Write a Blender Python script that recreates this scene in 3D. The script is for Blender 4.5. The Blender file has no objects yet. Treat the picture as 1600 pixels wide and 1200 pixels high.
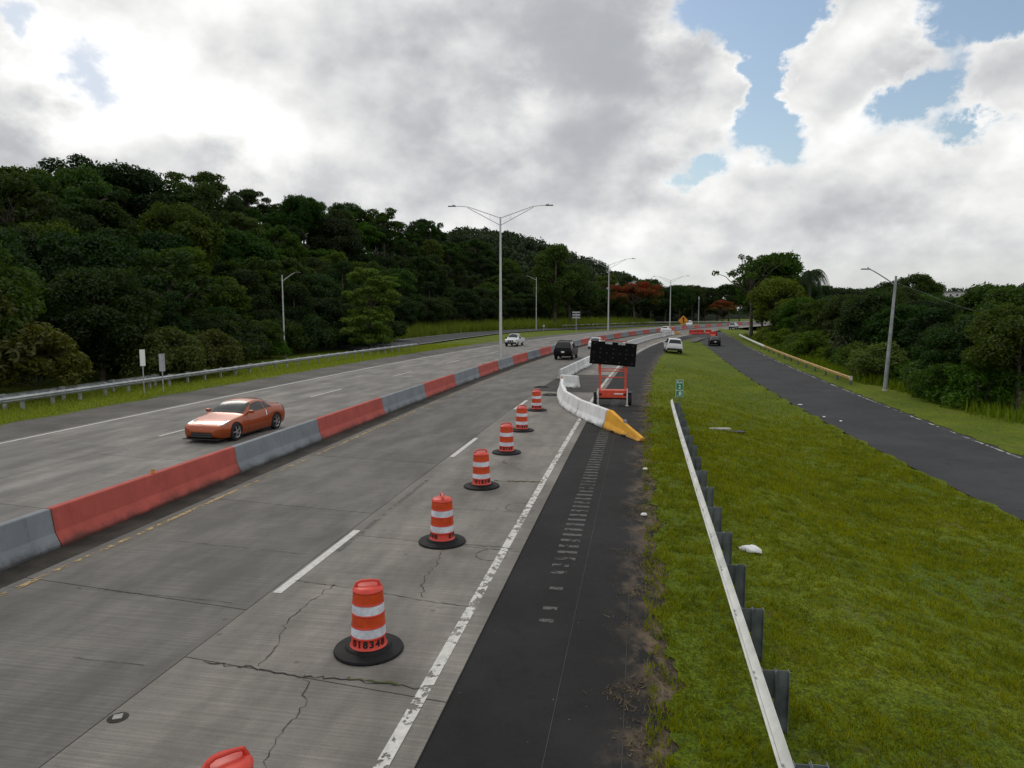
import bpy, bmesh, math, random
import numpy as np
from mathutils import Vector, Matrix

R = math.radians
sc = bpy.context.scene
COL = sc.collection

# ------------------------------------------------------------------ camera
cam_d = bpy.data.cameras.new("camera")
cam = bpy.data.objects.new("camera", cam_d)
COL.objects.link(cam)
cam.location = (0, 0, 5.2)
cam.rotation_euler = (R(90 - 5.96), 0, 0)
cam_d.sensor_width = 36.0
cam_d.lens = 25.0
cam_d.clip_start = 0.1
cam_d.clip_end = 9000
sc.camera = cam

# ------------------------------------------------------------------ world
SUN_AZ, SUN_EL = -30.0, 40.0          # degrees, azimuth measured from +Y towards +X
w = bpy.data.worlds.new("World")
sc.world = w
w.use_nodes = True
NT = w.node_tree
NT.nodes.clear()

class NB:
    """tiny node-graph writer"""
    def __init__(s, nt): s.nt = nt
    def n(s, t, **kw):
        x = s.nt.nodes.new(t)
        for k, v in kw.items(): setattr(x, k, v)
        return x
    def link(s, a, b): s.nt.links.new(a, b)
    def put(s, sock, v):
        if v is None: return
        if hasattr(v, 'is_linked'): s.link(v, sock)
        else: sock.default_value = v
    def m(s, op, a, b=None, c=None, clamp=False):
        x = s.n('ShaderNodeMath', operation=op); x.use_clamp = clamp
        s.put(x.inputs[0], a); s.put(x.inputs[1], b)
        if c is not None: s.put(x.inputs[2], c)
        return x.outputs[0]
    def vm(s, op, a, b=None, out=0):
        x = s.n('ShaderNodeVectorMath', operation=op)
        s.put(x.inputs[0], a)
        if b is not None: s.put(x.inputs[1], b)
        return x.outputs[out]
    def mix(s, f, a, b, mode='MIX'):
        x = s.n('ShaderNodeMix', data_type='RGBA', blend_type=mode)
        s.put(x.inputs[0], f); s.put(x.inputs[6], a); s.put(x.inputs[7], b)
        return x.outputs[2]
    def noise(s, vec, scale, detail=4, rough=.5, dist=0, out=0):
        x = s.n('ShaderNodeTexNoise')
        s.put(x.inputs['Vector'], vec); x.inputs['Scale'].default_value = scale
        x.inputs['Detail'].default_value = detail; x.inputs['Roughness'].default_value = rough
        x.inputs['Distortion'].default_value = dist
        return x.outputs[out]
    def ramp(s, f, lo, hi, a=0., b=1.):
        x = s.n('ShaderNodeMapRange', interpolation_type='SMOOTHSTEP')
        s.put(x.inputs[0], f); s.put(x.inputs[1], lo); s.put(x.inputs[2], hi)
        s.put(x.inputs[3], a); s.put(x.inputs[4], b)
        return x.outputs[0]
    def comb(s, x_, y_, z_):
        x = s.n('ShaderNodeCombineXYZ')
        s.put(x.inputs[0], x_); s.put(x.inputs[1], y_); s.put(x.inputs[2], z_)
        return x.outputs[0]
    def sep(s, v):
        x = s.n('ShaderNodeSeparateXYZ'); s.put(x.inputs[0], v)
        return x.outputs

def C(r, g, b): return (r, g, b, 1)

b = NB(NT)
out = b.n('ShaderNodeOutputWorld')
bg = b.n('ShaderNodeBackground')
sky = b.n('ShaderNodeTexSky', sky_type='NISHITA')
sky.sun_disc = False
sky.sun_elevation = R(SUN_EL)
sky.sun_rotation = R(SUN_AZ)
sky.air_density = 1.3; sky.dust_density = 1.0; sky.ozone_density = 1.5
tc = b.n('ShaderNodeTexCoord')
D = tc.outputs['Generated']
dx, dy, dz = b.sep(D)
az = b.m('MULTIPLY', b.m('ARCTAN2', dx, dy), 57.29578)
el = b.m('MULTIPLY', b.m('ARCSINE', dz), 57.29578)
# wobble the coordinates so that cloud banks have billowing outlines
Dc = b.vm('MULTIPLY', D, (1, 1, 1.45))
nz1 = b.noise(Dc, 11.0, 10, .62)
nz2 = b.noise(b.vm('ADD', D, (3.1, 1.7, 5.2)), 11.0, 10, .62)
azw = b.m('ADD', az, b.m('MULTIPLY', b.m('SUBTRACT', nz1, .5), 8.5))
elw = b.m('ADD', el, b.m('MULTIPLY', b.m('SUBTRACT', nz2, .5), 7.0))
def blob(a0, e0, ra, re):
    x = b.m('DIVIDE', b.m('SUBTRACT', azw, a0), ra)
    y = b.m('DIVIDE', b.m('SUBTRACT', elw, e0), re)
    d2 = b.m('ADD', b.m('MULTIPLY', x, x), b.m('MULTIPLY', y, y))
    return b.m('EXPONENT', b.m('MULTIPLY', d2, -1.0))
def total(lst, start):
    acc = start
    for wgt, bl in lst:
        acc = b.m('MULTIPLY_ADD', bl, wgt, acc)
    return acc
sdir = Vector((math.sin(R(SUN_AZ)) * math.cos(R(SUN_EL)), math.cos(R(SUN_AZ)) * math.cos(R(SUN_EL)), math.sin(R(SUN_EL))))
big = b.noise(b.vm('ADD', D, (7.3, 2.2, 0.4)), 2.1, 4, .5)
# gaps of open blue between the cloud banks (azimuth, elevation, half sizes in degrees)
gaps = [(-1.3, blob(16.6, 21.5, 3.6, 3.2)), (-1.1, blob(20.3, 21.0, 2.6, 3.6)), (-1.0, blob(19.3, 15.0, 1.3, 3.0)), (-.95, blob(18.6, 12.5, 2.4, 1.5)), (-1.0, blob(28.2, 14.4, 2.5, 1.5)),
        (-1.3, blob(33.0, 19.0, 3.4, 2.6)), (-.75, blob(31.8, 12.2, 1.5, .9)), (-.62, blob(-29.9, 15.2, 1.8, 2.6)), (-.55, blob(-33.3, 18.3, 1.0, 1.2)), (-.6, blob(14.4, 10.2, 1.4, .8)),
        (.9, blob(25.2, 17.6, 3.2, 2.6)), (.6, blob(22.3, 15.5, 2.0, 1.6)), (.8, blob(15.4, 16.2, 2.4, 2.4)), (.7, blob(34.0, 14.6, 3.0, 2.0))]
cov = total(gaps, b.m('MULTIPLY_ADD', big, .9, .22))
fluff = b.noise(Dc, 15.0, 10, .60)
cov = b.m('MULTIPLY_ADD', b.m('SUBTRACT', fluff, .5), .70, cov)
alpha = b.ramp(cov, .06, .46)
# light on the billows: compare the billow field here and a little way towards the sun
def field(v): return b.m('ADD', b.m('MULTIPLY', b.noise(v, 4.0, 8, .5), .6), b.m('MULTIPLY', b.noise(v, 11., 7, .52), .4))
shift = b.vm('MULTIPLY', b.vm('ADD', D, (-.022, 0, .030)), (1, 1, 1.45))
relief = b.m('MULTIPLY', b.m('SUBTRACT', field(Dc), field(shift)), 1.45)
edge = b.ramp(cov, .22, .80, .16, 0.)                 # thin sunlit rims
thick = total([(.38, blob(5.5, 20.5, 8.0, 5.0)), (.22, blob(8.5, 13.7, 4.5, 6.0)), (.20, blob(-6.0, 13.8, 6.0, 4.5)), (.16, blob(-10.0, 19.0, 6.0, 4.0)), (.24, blob(-24.0, 11.2, 3.2, 2.2)), (.20, blob(-14.5, 9.0, 4.0, 2.0)),
               (.30, blob(-35.0, 11.5, 3.0, 3.5)), (.16, blob(26.0, 6.6, 8.0, 2.2)), (.10, blob(23.0, 9.6, 5.0, 1.6)), (.12, blob(0.0, 8.5, 9.0, 2.0)), (.07, blob(27.0, 16.2, 3.0, 1.4)), (.10, blob(-22.0, 18.0, 3.0, 2.0)),
               (-.20, blob(-27.0, 15.0, 8.0, 5.0)), (-.26, blob(-18.4, 12.0, 2.6, 3.0)), (-.16, blob(2.3, 15.8, 1.6, 2.6)), (-.06, blob(25.0, 19.0, 4.0, 3.0))],
              b.m('MULTIPLY_ADD', b.noise(b.vm('MULTIPLY', D, (1, 1, 1.8)), 3.2, 7, .5), .38, .0))
bright = b.m('ADD', b.m('SUBTRACT', .97, thick), b.m('ADD', relief, edge))
sd = b.vm('DOT_PRODUCT', D, tuple(sdir), out=1)
bright = b.m('ADD', bright, b.ramp(sd, .80, 1.0, 0, .16))   # bright veil around the hidden sun
bright = b.m('SMOOTH_MAX', b.m('MINIMUM', bright, 1.12), .47, .25)
ccol = b.mix(b.ramp(bright, .35, .9), C(.93, .96, 1.03), C(1.0, 1.0, .99))
sn = b.n('ShaderNodeVectorMath', operation='SCALE')
b.link(ccol, sn.inputs[0]); b.link(bright, sn.inputs['Scale'])
ccol = sn.outputs[0]
sk = b.n('ShaderNodeVectorMath', operation='SCALE')
b.link(sky.outputs[0], sk.inputs[0]); sk.inputs['Scale'].default_value = .108
skyc = b.vm('MINIMUM', sk.outputs[0], (.70, .77, .88))
haze_f = b.ramp(el, 0.0, 12.0, .65, 0.05)
base = b.mix(haze_f, skyc, C(.58, .64, .70))
alpha2 = b.m('MULTIPLY', alpha, b.ramp(el, -1.0, 6.0, .30, 1.0))
final = b.mix(alpha2, base, ccol)
b.link(final, bg.inputs[0])
bg.inputs[1].default_value = 1.0
b.link(bg.outputs[0], out.inputs[0])

# ------------------------------------------------------------------ sun (thinly veiled by cloud)
sl = bpy.data.lights.new("sun", 'SUN')
sl.energy = .75
sl.angle = R(20)
sl.color = (1.0, .95, .86)
sun = bpy.data.objects.new("sun", sl)
COL.objects.link(sun)
sun.rotation_euler = (-sdir).to_track_quat('-Z', 'Y').to_euler()
sun.location = (-40, 40, 60)

sc.view_settings.view_transform = 'Standard'
sc.view_settings.look = 'None'
sc.view_settings.exposure = 0.0
sc.view_settings.gamma = 1.0
sc.render.engine = 'CYCLES'
sc.cycles.max_bounces = 6
sc.cycles.diffuse_bounces = 3
sc.cycles.glossy_bounces = 3
sc.cycles.transmission_bounces = 3
sc.cycles.transparent_max_bounces = 8
sc.cycles.use_denoising = True
rng = np.random.default_rng(7)
random.seed(7)

# ------------------------------------------------------------------ materials
def mat(name, col, rough=.6, metal=0., spec=.4, coat=0., var=0., vscale=3., bump=0., bscale=40., obj=True, emit=None):
    """plain principled material with a little procedural colour variation and relief"""
    m = bpy.data.materials.new(name); m.use_nodes = True
    nt = m.node_tree; p = nt.nodes['Principled BSDF']; g = NB(nt)
    p.inputs['Roughness'].default_value = rough
    p.inputs['Metallic'].default_value = metal
    p.inputs['Specular IOR Level'].default_value = spec
    p.inputs['Coat Weight'].default_value = coat
    p.inputs['Coat Roughness'].default_value = .04
    p.inputs['Base Color'].default_value = C(*col)
    if var or bump:
        t = g.n('ShaderNodeTexCoord'); v = t.outputs['Object']
        if var:
            nz = g.noise(v, vscale, 6, .6)
            f = g.ramp(nz, .3, .7)
            g.link(g.mix(f, C(*[c * (1 - var) for c in col]), C(*[min(1, c * (1 + var)) for c in col])), p.inputs['Base Color'])
        if bump:
            bn = g.n('ShaderNodeBump'); bn.inputs['Strength'].default_value = bump; bn.inputs['Distance'].default_value = .01
            g.link(g.noise(v, bscale, 4, .6), bn.inputs['Height']); g.link(bn.outputs[0], p.inputs['Normal'])
    return m

def start(name, rough=.8, spec=.3):
    m = bpy.data.materials.new(name); m.use_nodes = True
    nt = m.node_tree; p = nt.nodes['Principled BSDF']
    p.inputs['Roughness'].default_value = rough; p.inputs['Specular IOR Level'].default_value = spec
    return m, NB(nt), p

def bumpn(g, p, h, strength=.4, dist=.01):
    bn = g.n('ShaderNodeBump'); bn.inputs['Strength'].default_value = strength; bn.inputs['Distance'].default_value = dist
    g.link(h, bn.inputs['Height']); g.link(bn.outputs[0], p.inputs['Normal'])

M = {}
# old tined concrete, uv = (metres across, metres along)
def concrete_road(name, base=(.192, .181, .168)):
    m, g, p = start(name, .82, .3)
    uv = g.n('ShaderNodeUVMap').outputs[0]
    u, v, _ = g.sep(uv)
    oi = g.n('ShaderNodeObjectInfo').outputs['Random']
    blot = g.noise(g.vm('MULTIPLY', uv, (1.0, .35, 1)), .9, 8, .62)
    fine = g.noise(uv, 38, 5, .7)
    tine = g.noise(g.vm('MULTIPLY', uv, (.35, 24, 1)), 1.0, 5, .72)
    c = g.mix(g.ramp(blot, .3, .72), C(*[x * .60 for x in base]), C(*[x * 1.28 for x in base]))
    c = g.mix(g.ramp(tine, .42, .62, .42, 0), c, C(*[x * .42 for x in base]))
    # polished and stained wheel tracks
    tr = g.m('ABSOLUTE', g.m('SUBTRACT', g.m('FRACT', g.m('DIVIDE', g.m('ADD', u, .15), 1.85)), .5))
    trk = g.m('MULTIPLY', g.ramp(tr, .12, .42, 1, 0), g.ramp(g.noise(g.vm('MULTIPLY', uv, (.8, .12, 1)), 1.0, 4, .5), .38, .66, 0, .42))
    c = g.mix(trk, c, C(.10, .094, .088))
    c = g.mix(g.ramp(fine, .52, .74, 0, .75), c, C(.075, .07, .066))
    c = g.mix(g.ramp(g.noise(g.vm('MULTIPLY', uv, (1.2, 5, 1)), 3.0, 6, .7), .55, .75, 0, .6), c, C(.07, .066, .062))
    c = g.mix(g.ramp(g.noise(uv, 90, 3, .6), .68, .8, 0, .5), c, C(.36, .34, .31))
    # oil drips and dark spots
    spot = g.n('ShaderNodeTexVoronoi'); g.link(uv, spot.inputs['Vector']); spot.inputs['Scale'].default_value = 1.3
    c = g.mix(g.ramp(spot.outputs['Distance'], .03, .10, .5, 0), c, C(.06, .055, .05))
    tone = g.m('MULTIPLY_ADD', oi, .20, .90)
    sx = g.n('ShaderNodeVectorMath', operation='SCALE'); g.link(c, sx.inputs[0]); g.link(tone, sx.inputs['Scale'])
    g.link(sx.outputs[0], p.inputs['Base Color'])
    h = g.m('ADD', g.m('MULTIPLY', tine, .8), g.m('MULTIPLY', fine, .5))
    bumpn(g, p, h, .55, .012)
    return m
M['slab'] = concrete_road('old_concrete', (.158, .150, .139))
M['slab_right'] = concrete_road('old_concrete_right', (.222, .206, .186))
M['slab_left'] = concrete_road('old_concrete_left', (.225, .214, .20))
M['slab_edge'] = mat('concrete_lip', (.19, .18, .165), .9, var=.35, vscale=4, bump=.6, bscale=30)

def asphalt(name, base, worn, sand=None, sc_=1.0):
    m, g, p = start(name, .9, .25)
    pos = g.n('ShaderNodeNewGeometry').outputs['Position']
    big_ = g.noise(pos, .35 * sc_, 6, .6); mid = g.noise(pos, 2.2, 6, .65); fine = g.noise(pos, 60, 3, .7)
    c = g.mix(g.ramp(big_, .35, .7), C(*base), C(*worn))
    c = g.mix(g.ramp(mid, .5, .75, 0, .6), c, C(*[x * .6 for x in base]))
    c = g.mix(g.ramp(fine, .56, .75, 0, .55), c, C(*[min(1, x * 2.2) for x in worn]))
    sp = g.n('ShaderNodeTexVoronoi'); g.link(pos, sp.inputs['Vector']); sp.inputs['Scale'].default_value = 9
    c = g.mix(g.m('MULTIPLY', g.ramp(sp.outputs['Distance'], .05, .10, 1, 0), g.ramp(g.noise(pos, 3.1, 2, .5), .55, .7)), c, C(.20, .185, .16))
    if sand:
        uv = g.n('ShaderNodeUVMap').outputs[0]; u, v, _ = g.sep(uv)
        f = g.m('ADD', u, g.m('MULTIPLY', g.m('SUBTRACT', g.noise(pos, 1.1, 6, .65), .5), 2.0))
        f2 = g.m('MULTIPLY', g.ramp(f, sand[0], sand[1]), g.ramp(g.noise(g.vm('MULTIPLY', pos, (1, .5, 1)), 2.6, 7, .7), .40, .60))
        c = g.mix(f2, c, C(.17, .125, .085))
    g.link(c, p.inputs['Base Color'])
    bumpn(g, p, g.m('ADD', fine, g.m('MULTIPLY', mid, .6)), .6, .012)
    return m
M['asphalt_shoulder'] = asphalt('dark_asphalt', (.010, .010, .0105), (.020, .020, .021), sand=(12.0, 13.2))
M['asphalt_left'] = asphalt('worn_asphalt', (.075, .070, .065), (.13, .122, .112))
M['asphalt_ramp'] = asphalt('ramp_asphalt', (.030, .031, .034), (.046, .047, .051))
M['asphalt_patch'] = asphalt('patch_asphalt', (.04, .038, .036), (.065, .06, .056))
M['grime'] = asphalt('grime', (.022, .020, .017), (.055, .048, .040), sc_=3)

def paint(name, col, wear, scale=5., stretch=(1, 1, 1)):
    m, g, p = start(name, .6, .4)
    pos = g.n('ShaderNodeNewGeometry').outputs['Position']
    n1 = g.noise(g.vm('MULTIPLY', pos, stretch), scale, 8, .72)
    n2 = g.noise(pos, .55, 3, .5)
    thr = g.m('ADD', n1, g.m('MULTIPLY', g.m('SUBTRACT', n2, .5), .35))
    a = g.ramp(thr, wear - .03, wear + .03, 1, 0)
    dirt = g.noise(pos, 7, 5, .7)
    g.link(g.mix(g.ramp(dirt, .35, .75, 0, .55), C(*col), C(*[x * .45 for x in col])), p.inputs['Base Color'])
    g.link(a, p.inputs['Alpha'])
    return m
M['rumble'] = paint('rumble_dust', (.062, .060, .056), .56, 7)
M['white_line'] = paint('worn_white_paint', (.58, .57, .54), .545)
M['white_line_left'] = paint('white_paint_left', (.55, .54, .52), .66)
M['yellow_line'] = paint('worn_yellow_paint', (.33, .225, .07), .485, 4.5)
M['ramp_line'] = paint('faded_ramp_paint', (.42, .42, .41), .47, 3)
def soil_edge():
    m, g, p = start('bare_soil_edge', .95, .1)
    pos = g.n('ShaderNodeNewGeometry').outputs['Position']; u, v, _ = g.sep(g.n('ShaderNodeUVMap').outputs[0])
    n = g.noise(g.vm('MULTIPLY', pos, (1, .6, 1)), 1.7, 9, .72); f = g.noise(pos, 26, 4, .7)
    g.link(g.mix(g.ramp(f, .35, .7), C(.030, .024, .017), C(.15, .115, .08)), p.inputs['Base Color'])
    a = g.m('ADD', g.m('MULTIPLY', g.m('SUBTRACT', u, 12.62), .55), g.m('MULTIPLY', g.m('SUBTRACT', n, .5), 2.2))
    g.link(g.ramp(a, .10, .45, 0, .85), p.inputs['Alpha']); bumpn(g, p, f, .6, .02)
    return m
M['soil_edge'] = soil_edge()
M['crack'] = mat('crack_dark', (.018, .016, .013), 1)
M['joint'] = mat('joint_filler', (.022, .02, .018), 1)
M['moss'] = mat('joint_weed', (.06, .075, .015), .9, var=.4)
M['skid'] = paint('rubber_smear', (.075, .07, .066), .50, 6.0)

def grass_ground(name):
    m, g, p = start(name, .95, .1)
    pos = g.n('ShaderNodeNewGeometry').outputs['Position']
    n1 = g.noise(pos, .22, 5, .6); n2 = g.noise(pos, 1.6, 7, .65); n3 = g.noise(pos, 22, 5, .75)
    c = g.mix(g.ramp(n1, .35, .65), C(.118, .175, .010), C(.190, .235, .014))
    c = g.mix(g.ramp(n2, .50, .72, 0, .55), c, C(.045, .085, .006))
    c = g.mix(g.ramp(n3, .38, .62, 0, .78), c, C(.020, .034, .006))
    n4 = g.noise(pos, 7.0, 6, .75)
    c = g.mix(g.ramp(n4, .48, .66, 0, .75), c, C(.030, .036, .012))
    bare = g.m('MULTIPLY', g.ramp(g.noise(pos, .6, 8, .72), .54, .68), g.ramp(n3, .3, .6, .1, .8))
    c = g.mix(bare, c, C(.11, .085, .045))
    g.link(c, p.inputs['Base Color'])
    bumpn(g, p, g.m('ADD', g.m('MULTIPLY', n3, .5), n2), .9, .06)
    return m
M['lawn'] = grass_ground('mown_grass')
M['soil'] = mat('leaf_litter', (.010, .014, .006), 1, spec=.02, var=.5, vscale=.6)

def leafmat(name, lo, hi, trans=.35, flower=None, ff=0., hue=.0):
    m = bpy.data.materials.new(name); m.use_nodes = True
    nt = m.node_tree; nt.nodes.clear(); g = NB(nt)
    o = g.n('ShaderNodeOutputMaterial')
    at = g.n('ShaderNodeAttribute', attribute_name='tint').outputs['Fac']
    rnd = g.n('ShaderNodeObjectInfo').outputs['Random']
    f = g.m('ADD', g.m('MULTIPLY', at, .70), g.m('MULTIPLY_ADD', rnd, .55, -.12), clamp=True)
    c = g.mix(f, C(*lo), C(*hi))
    hs = g.n('ShaderNodeHueSaturation'); g.link(g.m('MULTIPLY_ADD', g.m('FRACT', g.m('MULTIPLY', rnd, 7.31)), .05, .478), hs.inputs['Hue']); g.link(g.m('MULTIPLY_ADD', g.m('FRACT', g.m('MULTIPLY', rnd, 13.7)), .25, .90), hs.inputs['Saturation']); g.link(c, hs.inputs['Color']); c = hs.outputs[0]
    if flower:
        at2 = g.n('ShaderNodeAttribute', attribute_name='bloom').outputs['Fac']
        c = g.mix(at2, c, C(*flower))
    d = g.n('ShaderNodeBsdfDiffuse'); t = g.n('ShaderNodeBsdfTranslucent'); gl = g.n('ShaderNodeBsdfGlossy')
    gl.inputs['Roughness'].default_value = .55
    g.link(c, d.inputs[0]); 
    tc_ = g.mix(1.0, c, C(1.25, 1.35, .45), 'MULTIPLY'); g.link(tc_, t.inputs[0])
    mx = g.n('ShaderNodeMixShader'); mx.inputs[0].default_value = trans
    g.link(d.outputs[0], mx.inputs[1]); g.link(t.outputs[0], mx.inputs[2])
    m2 = g.n('ShaderNodeMixShader'); m2.inputs[0].default_value = .018
    g.link(mx.outputs[0], m2.inputs[1]); g.link(gl.outputs[0], m2.inputs[2])
    g.link(m2.outputs[0], o.inputs[0])
    return m
M['leaf_dark'] = leafmat('leaf_dark', (.009, .021, .005), (.036, .066, .009), .42)
M['leaf_mid'] = leafmat('leaf_mid', (.014, .033, .005), (.064, .106, .010), .42)
M['leaf_light'] = leafmat('leaf_light', (.035, .072, .007), (.110, .165, .016))
M['leaf_blue'] = leafmat('leaf_grey', (.045, .062, .034), (.11, .13, .075))
M['leaf_brown'] = leafmat('leaf_brown', (.038, .052, .010), (.115, .120, .026))
M['leaf_red'] = leafmat('leaf_red', (.030, .050, .008), (.075, .105, .014), flower=(.23, .018, .010))
M['leaf_far'] = leafmat('leaf_far', (.022, .040, .018), (.045, .070, .025), .15)
M['blade'] = leafmat('grass_blade', (.070, .105, .008), (.300, .330, .030), .35)
M['reed'] = leafmat('tall_grass', (.055, .105, .010), (.135, .19, .022), .3)
M['straw'] = leafmat('straw', (.06, .048, .028), (.19, .145, .085), .2)
M['bark'] = mat('bark', (.075, .062, .048), .95, var=.4, vscale=2, bump=.8, bscale=8)
M['bark_pale'] = mat('bark_pale', (.17, .15, .125), .95, var=.3, vscale=2, bump=.6, bscale=8)

def painted_concrete(name, col, dirt=.5, streak=.5):
    m, g, p = start(name, .78, .3)
    t = g.n('ShaderNodeTexCoord').outputs['Object']; pos = g.n('ShaderNodeNewGeometry').outputs['Position']
    n1 = g.noise(pos, 1.3, 7, .65); n2 = g.noise(pos, 16, 5, .7)
    st = g.noise(g.vm('MULTIPLY', pos, (3.5, 3.5, .35)), 1.6, 6, .7)
    c = g.mix(g.ramp(n1, .3, .75, 0, .8), C(*[x * .82 for x in col]), C(*[min(1, x * 1.12) for x in col]))
    c = g.mix(g.ramp(st, .52, .72, 0, streak), c, C(*[x * .35 + .01 for x in col]))
    _, _, pz = g.sep(pos)
    splash = g.ramp(g.m('ADD', pz, g.m('MULTIPLY', g.m('SUBTRACT', n1, .5), .45)), .0, .22, dirt, 0)
    c = g.mix(splash, c, C(.035, .032, .028))
    c = g.mix(g.ramp(n2, .60, .74, 0, .4), c, C(*[x * .5 for x in col]))
    scf = g.noise(g.vm('MULTIPLY', pos, (.45, .45, 8)), 1.5, 7, .75)
    c = g.mix(g.ramp(scf, .60, .72, 0, .55), c, C(.05, .047, .045))
    c = g.mix(g.ramp(g.noise(pos, 5.5, 8, .8), .66, .70, 0, .7), c, C(.30, .29, .27))
    g.link(c, p.inputs['Base Color'])
    bumpn(g, p, g.m('ADD', n2, n1), .35, .01)
    return m
M['barrier_red'] = painted_concrete('red_painted_concrete', (.43, .088, .070), .75, .3)
M['barrier_grey'] = painted_concrete('grey_painted_concrete', (.215, .238, .262), .75, .4)
M['krail_white'] = painted_concrete('white_painted_concrete', (.76, .77, .78), .6, .25)
M['krail_dirty'] = painted_concrete('dirty_white_concrete', (.62, .63, .64), .9, .95)
M['krail_yellow'] = painted_concrete('yellow_painted_concrete', (.72, .36, .035), .55, .3)
M['galv'] = mat('galvanised_steel', (.36, .38, .39), .45, .55, var=.22, vscale=2.5)
M['galv_pale'] = mat('weathered_rail_steel', (.56, .57, .55), .55, .25, var=.15, vscale=2.0)
M['galv_dark'] = mat('weathered_post_steel', (.13, .15, .16), .55, .4, var=.35, vscale=3)
M['pole_metal'] = mat('pole_aluminium', (.50, .51, .52), .5, .35, var=.12, vscale=1.0)
M['pole_grey'] = mat('pole_grey', (.30, .31, .33), .6, .2, var=.25, vscale=1.2)
M['lamp_dark'] = mat('lamp_housing', (.10, .105, .11), .5, .3)
M['drum_orange'] = mat('orange_plastic', (.56, .040, .022), .42, var=.12, vscale=5, spec=.5)
M['drum_band'] = mat('orange_sheeting', (.52, .058, .010), .38, var=.15, vscale=9)
M['drum_white'] = mat('white_sheeting', (.58, .62, .68), .42, var=.22, vscale=7)
M['rubber'] = mat('black_rubber', (.010, .010, .011), .7, spec=.2, var=.4, vscale=6, bump=.3, bscale=30)
M['black'] = mat('black_plastic', (.012, .012, .012), .6)
M['amber'] = mat('amber_reflector', (.55, .22, .02), .4, var=.3, vscale=20)
M['board_orange'] = mat('orange_steel', (.58, .065, .030), .5, var=.2, vscale=3)
M['board_black'] = mat('matt_black_panel', (.006, .006, .007), .85, spec=.08, var=.3, vscale=4)
M['lamp_lens'] = mat('unlit_lamp_lens', (.022, .021, .018), .5, spec=.15)
M['sign_green'] = mat('green_sign_sheeting', (.012, .20, .10), .45)
M['sign_white'] = mat('white_sign_sheeting', (.75, .76, .76), .5)
M['sign_orange'] = mat('orange_sign_sheeting', (.72, .30, .018), .45)
M['sign_back'] = mat('sign_back_aluminium', (.36, .38, .40), .5, .4, var=.2)
M['rail_yellow'] = mat('yellow_painted_rail', (.36, .235, .06), .6, var=.25, vscale=2)
M['house_white'] = mat('house_render', (.55, .55, .53), .9, var=.1)
M['roof_grey'] = mat('roof_sheet', (.40, .41, .42), .7)
M['litter'] = mat('white_litter', (.72, .73, .74), .55, var=.1, vscale=6)
M['drain'] = mat('drain_concrete', (.32, .31, .29), .9, var=.3, vscale=5)
M['tyre'] = mat('tyre', (.016, .016, .017), .8)
M['alloy'] = mat('alloy_wheel', (.46, .47, .49), .3, .8)
M['glass'] = mat('car_glass', (.010, .012, .014), .08, 0, .5)
M['glass_shield'] = mat('windscreen_glass', (.030, .035, .035), .16, 0, .4)
M['car_orange'] = mat('copper_orange_paint', (.30, .056, .008), .30, .35, .5, coat=.45)
M['car_white'] = mat('white_car_paint', (.66, .68, .71), .35, 0, .5, coat=.7)
M['car_black'] = mat('black_car_paint', (.004, .004, .005), .35, 0, .16)
M['car_silver'] = mat('silver_car_paint', (.36, .38, .40), .35, .5, .5, coat=.7)
M['head_light'] = mat('headlamp_lens', (.22, .26, .31), .15, .2, .6, coat=.4)
M['tail_light'] = mat('tail_lamp_lens', (.20, .010, .010), .2, 0, .7, coat=.6)
M['chrome'] = mat('chrome', (.6, .6, .62), .15, .9)
M['plate'] = mat('licence_plate', (.62, .64, .66), .5)

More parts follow.
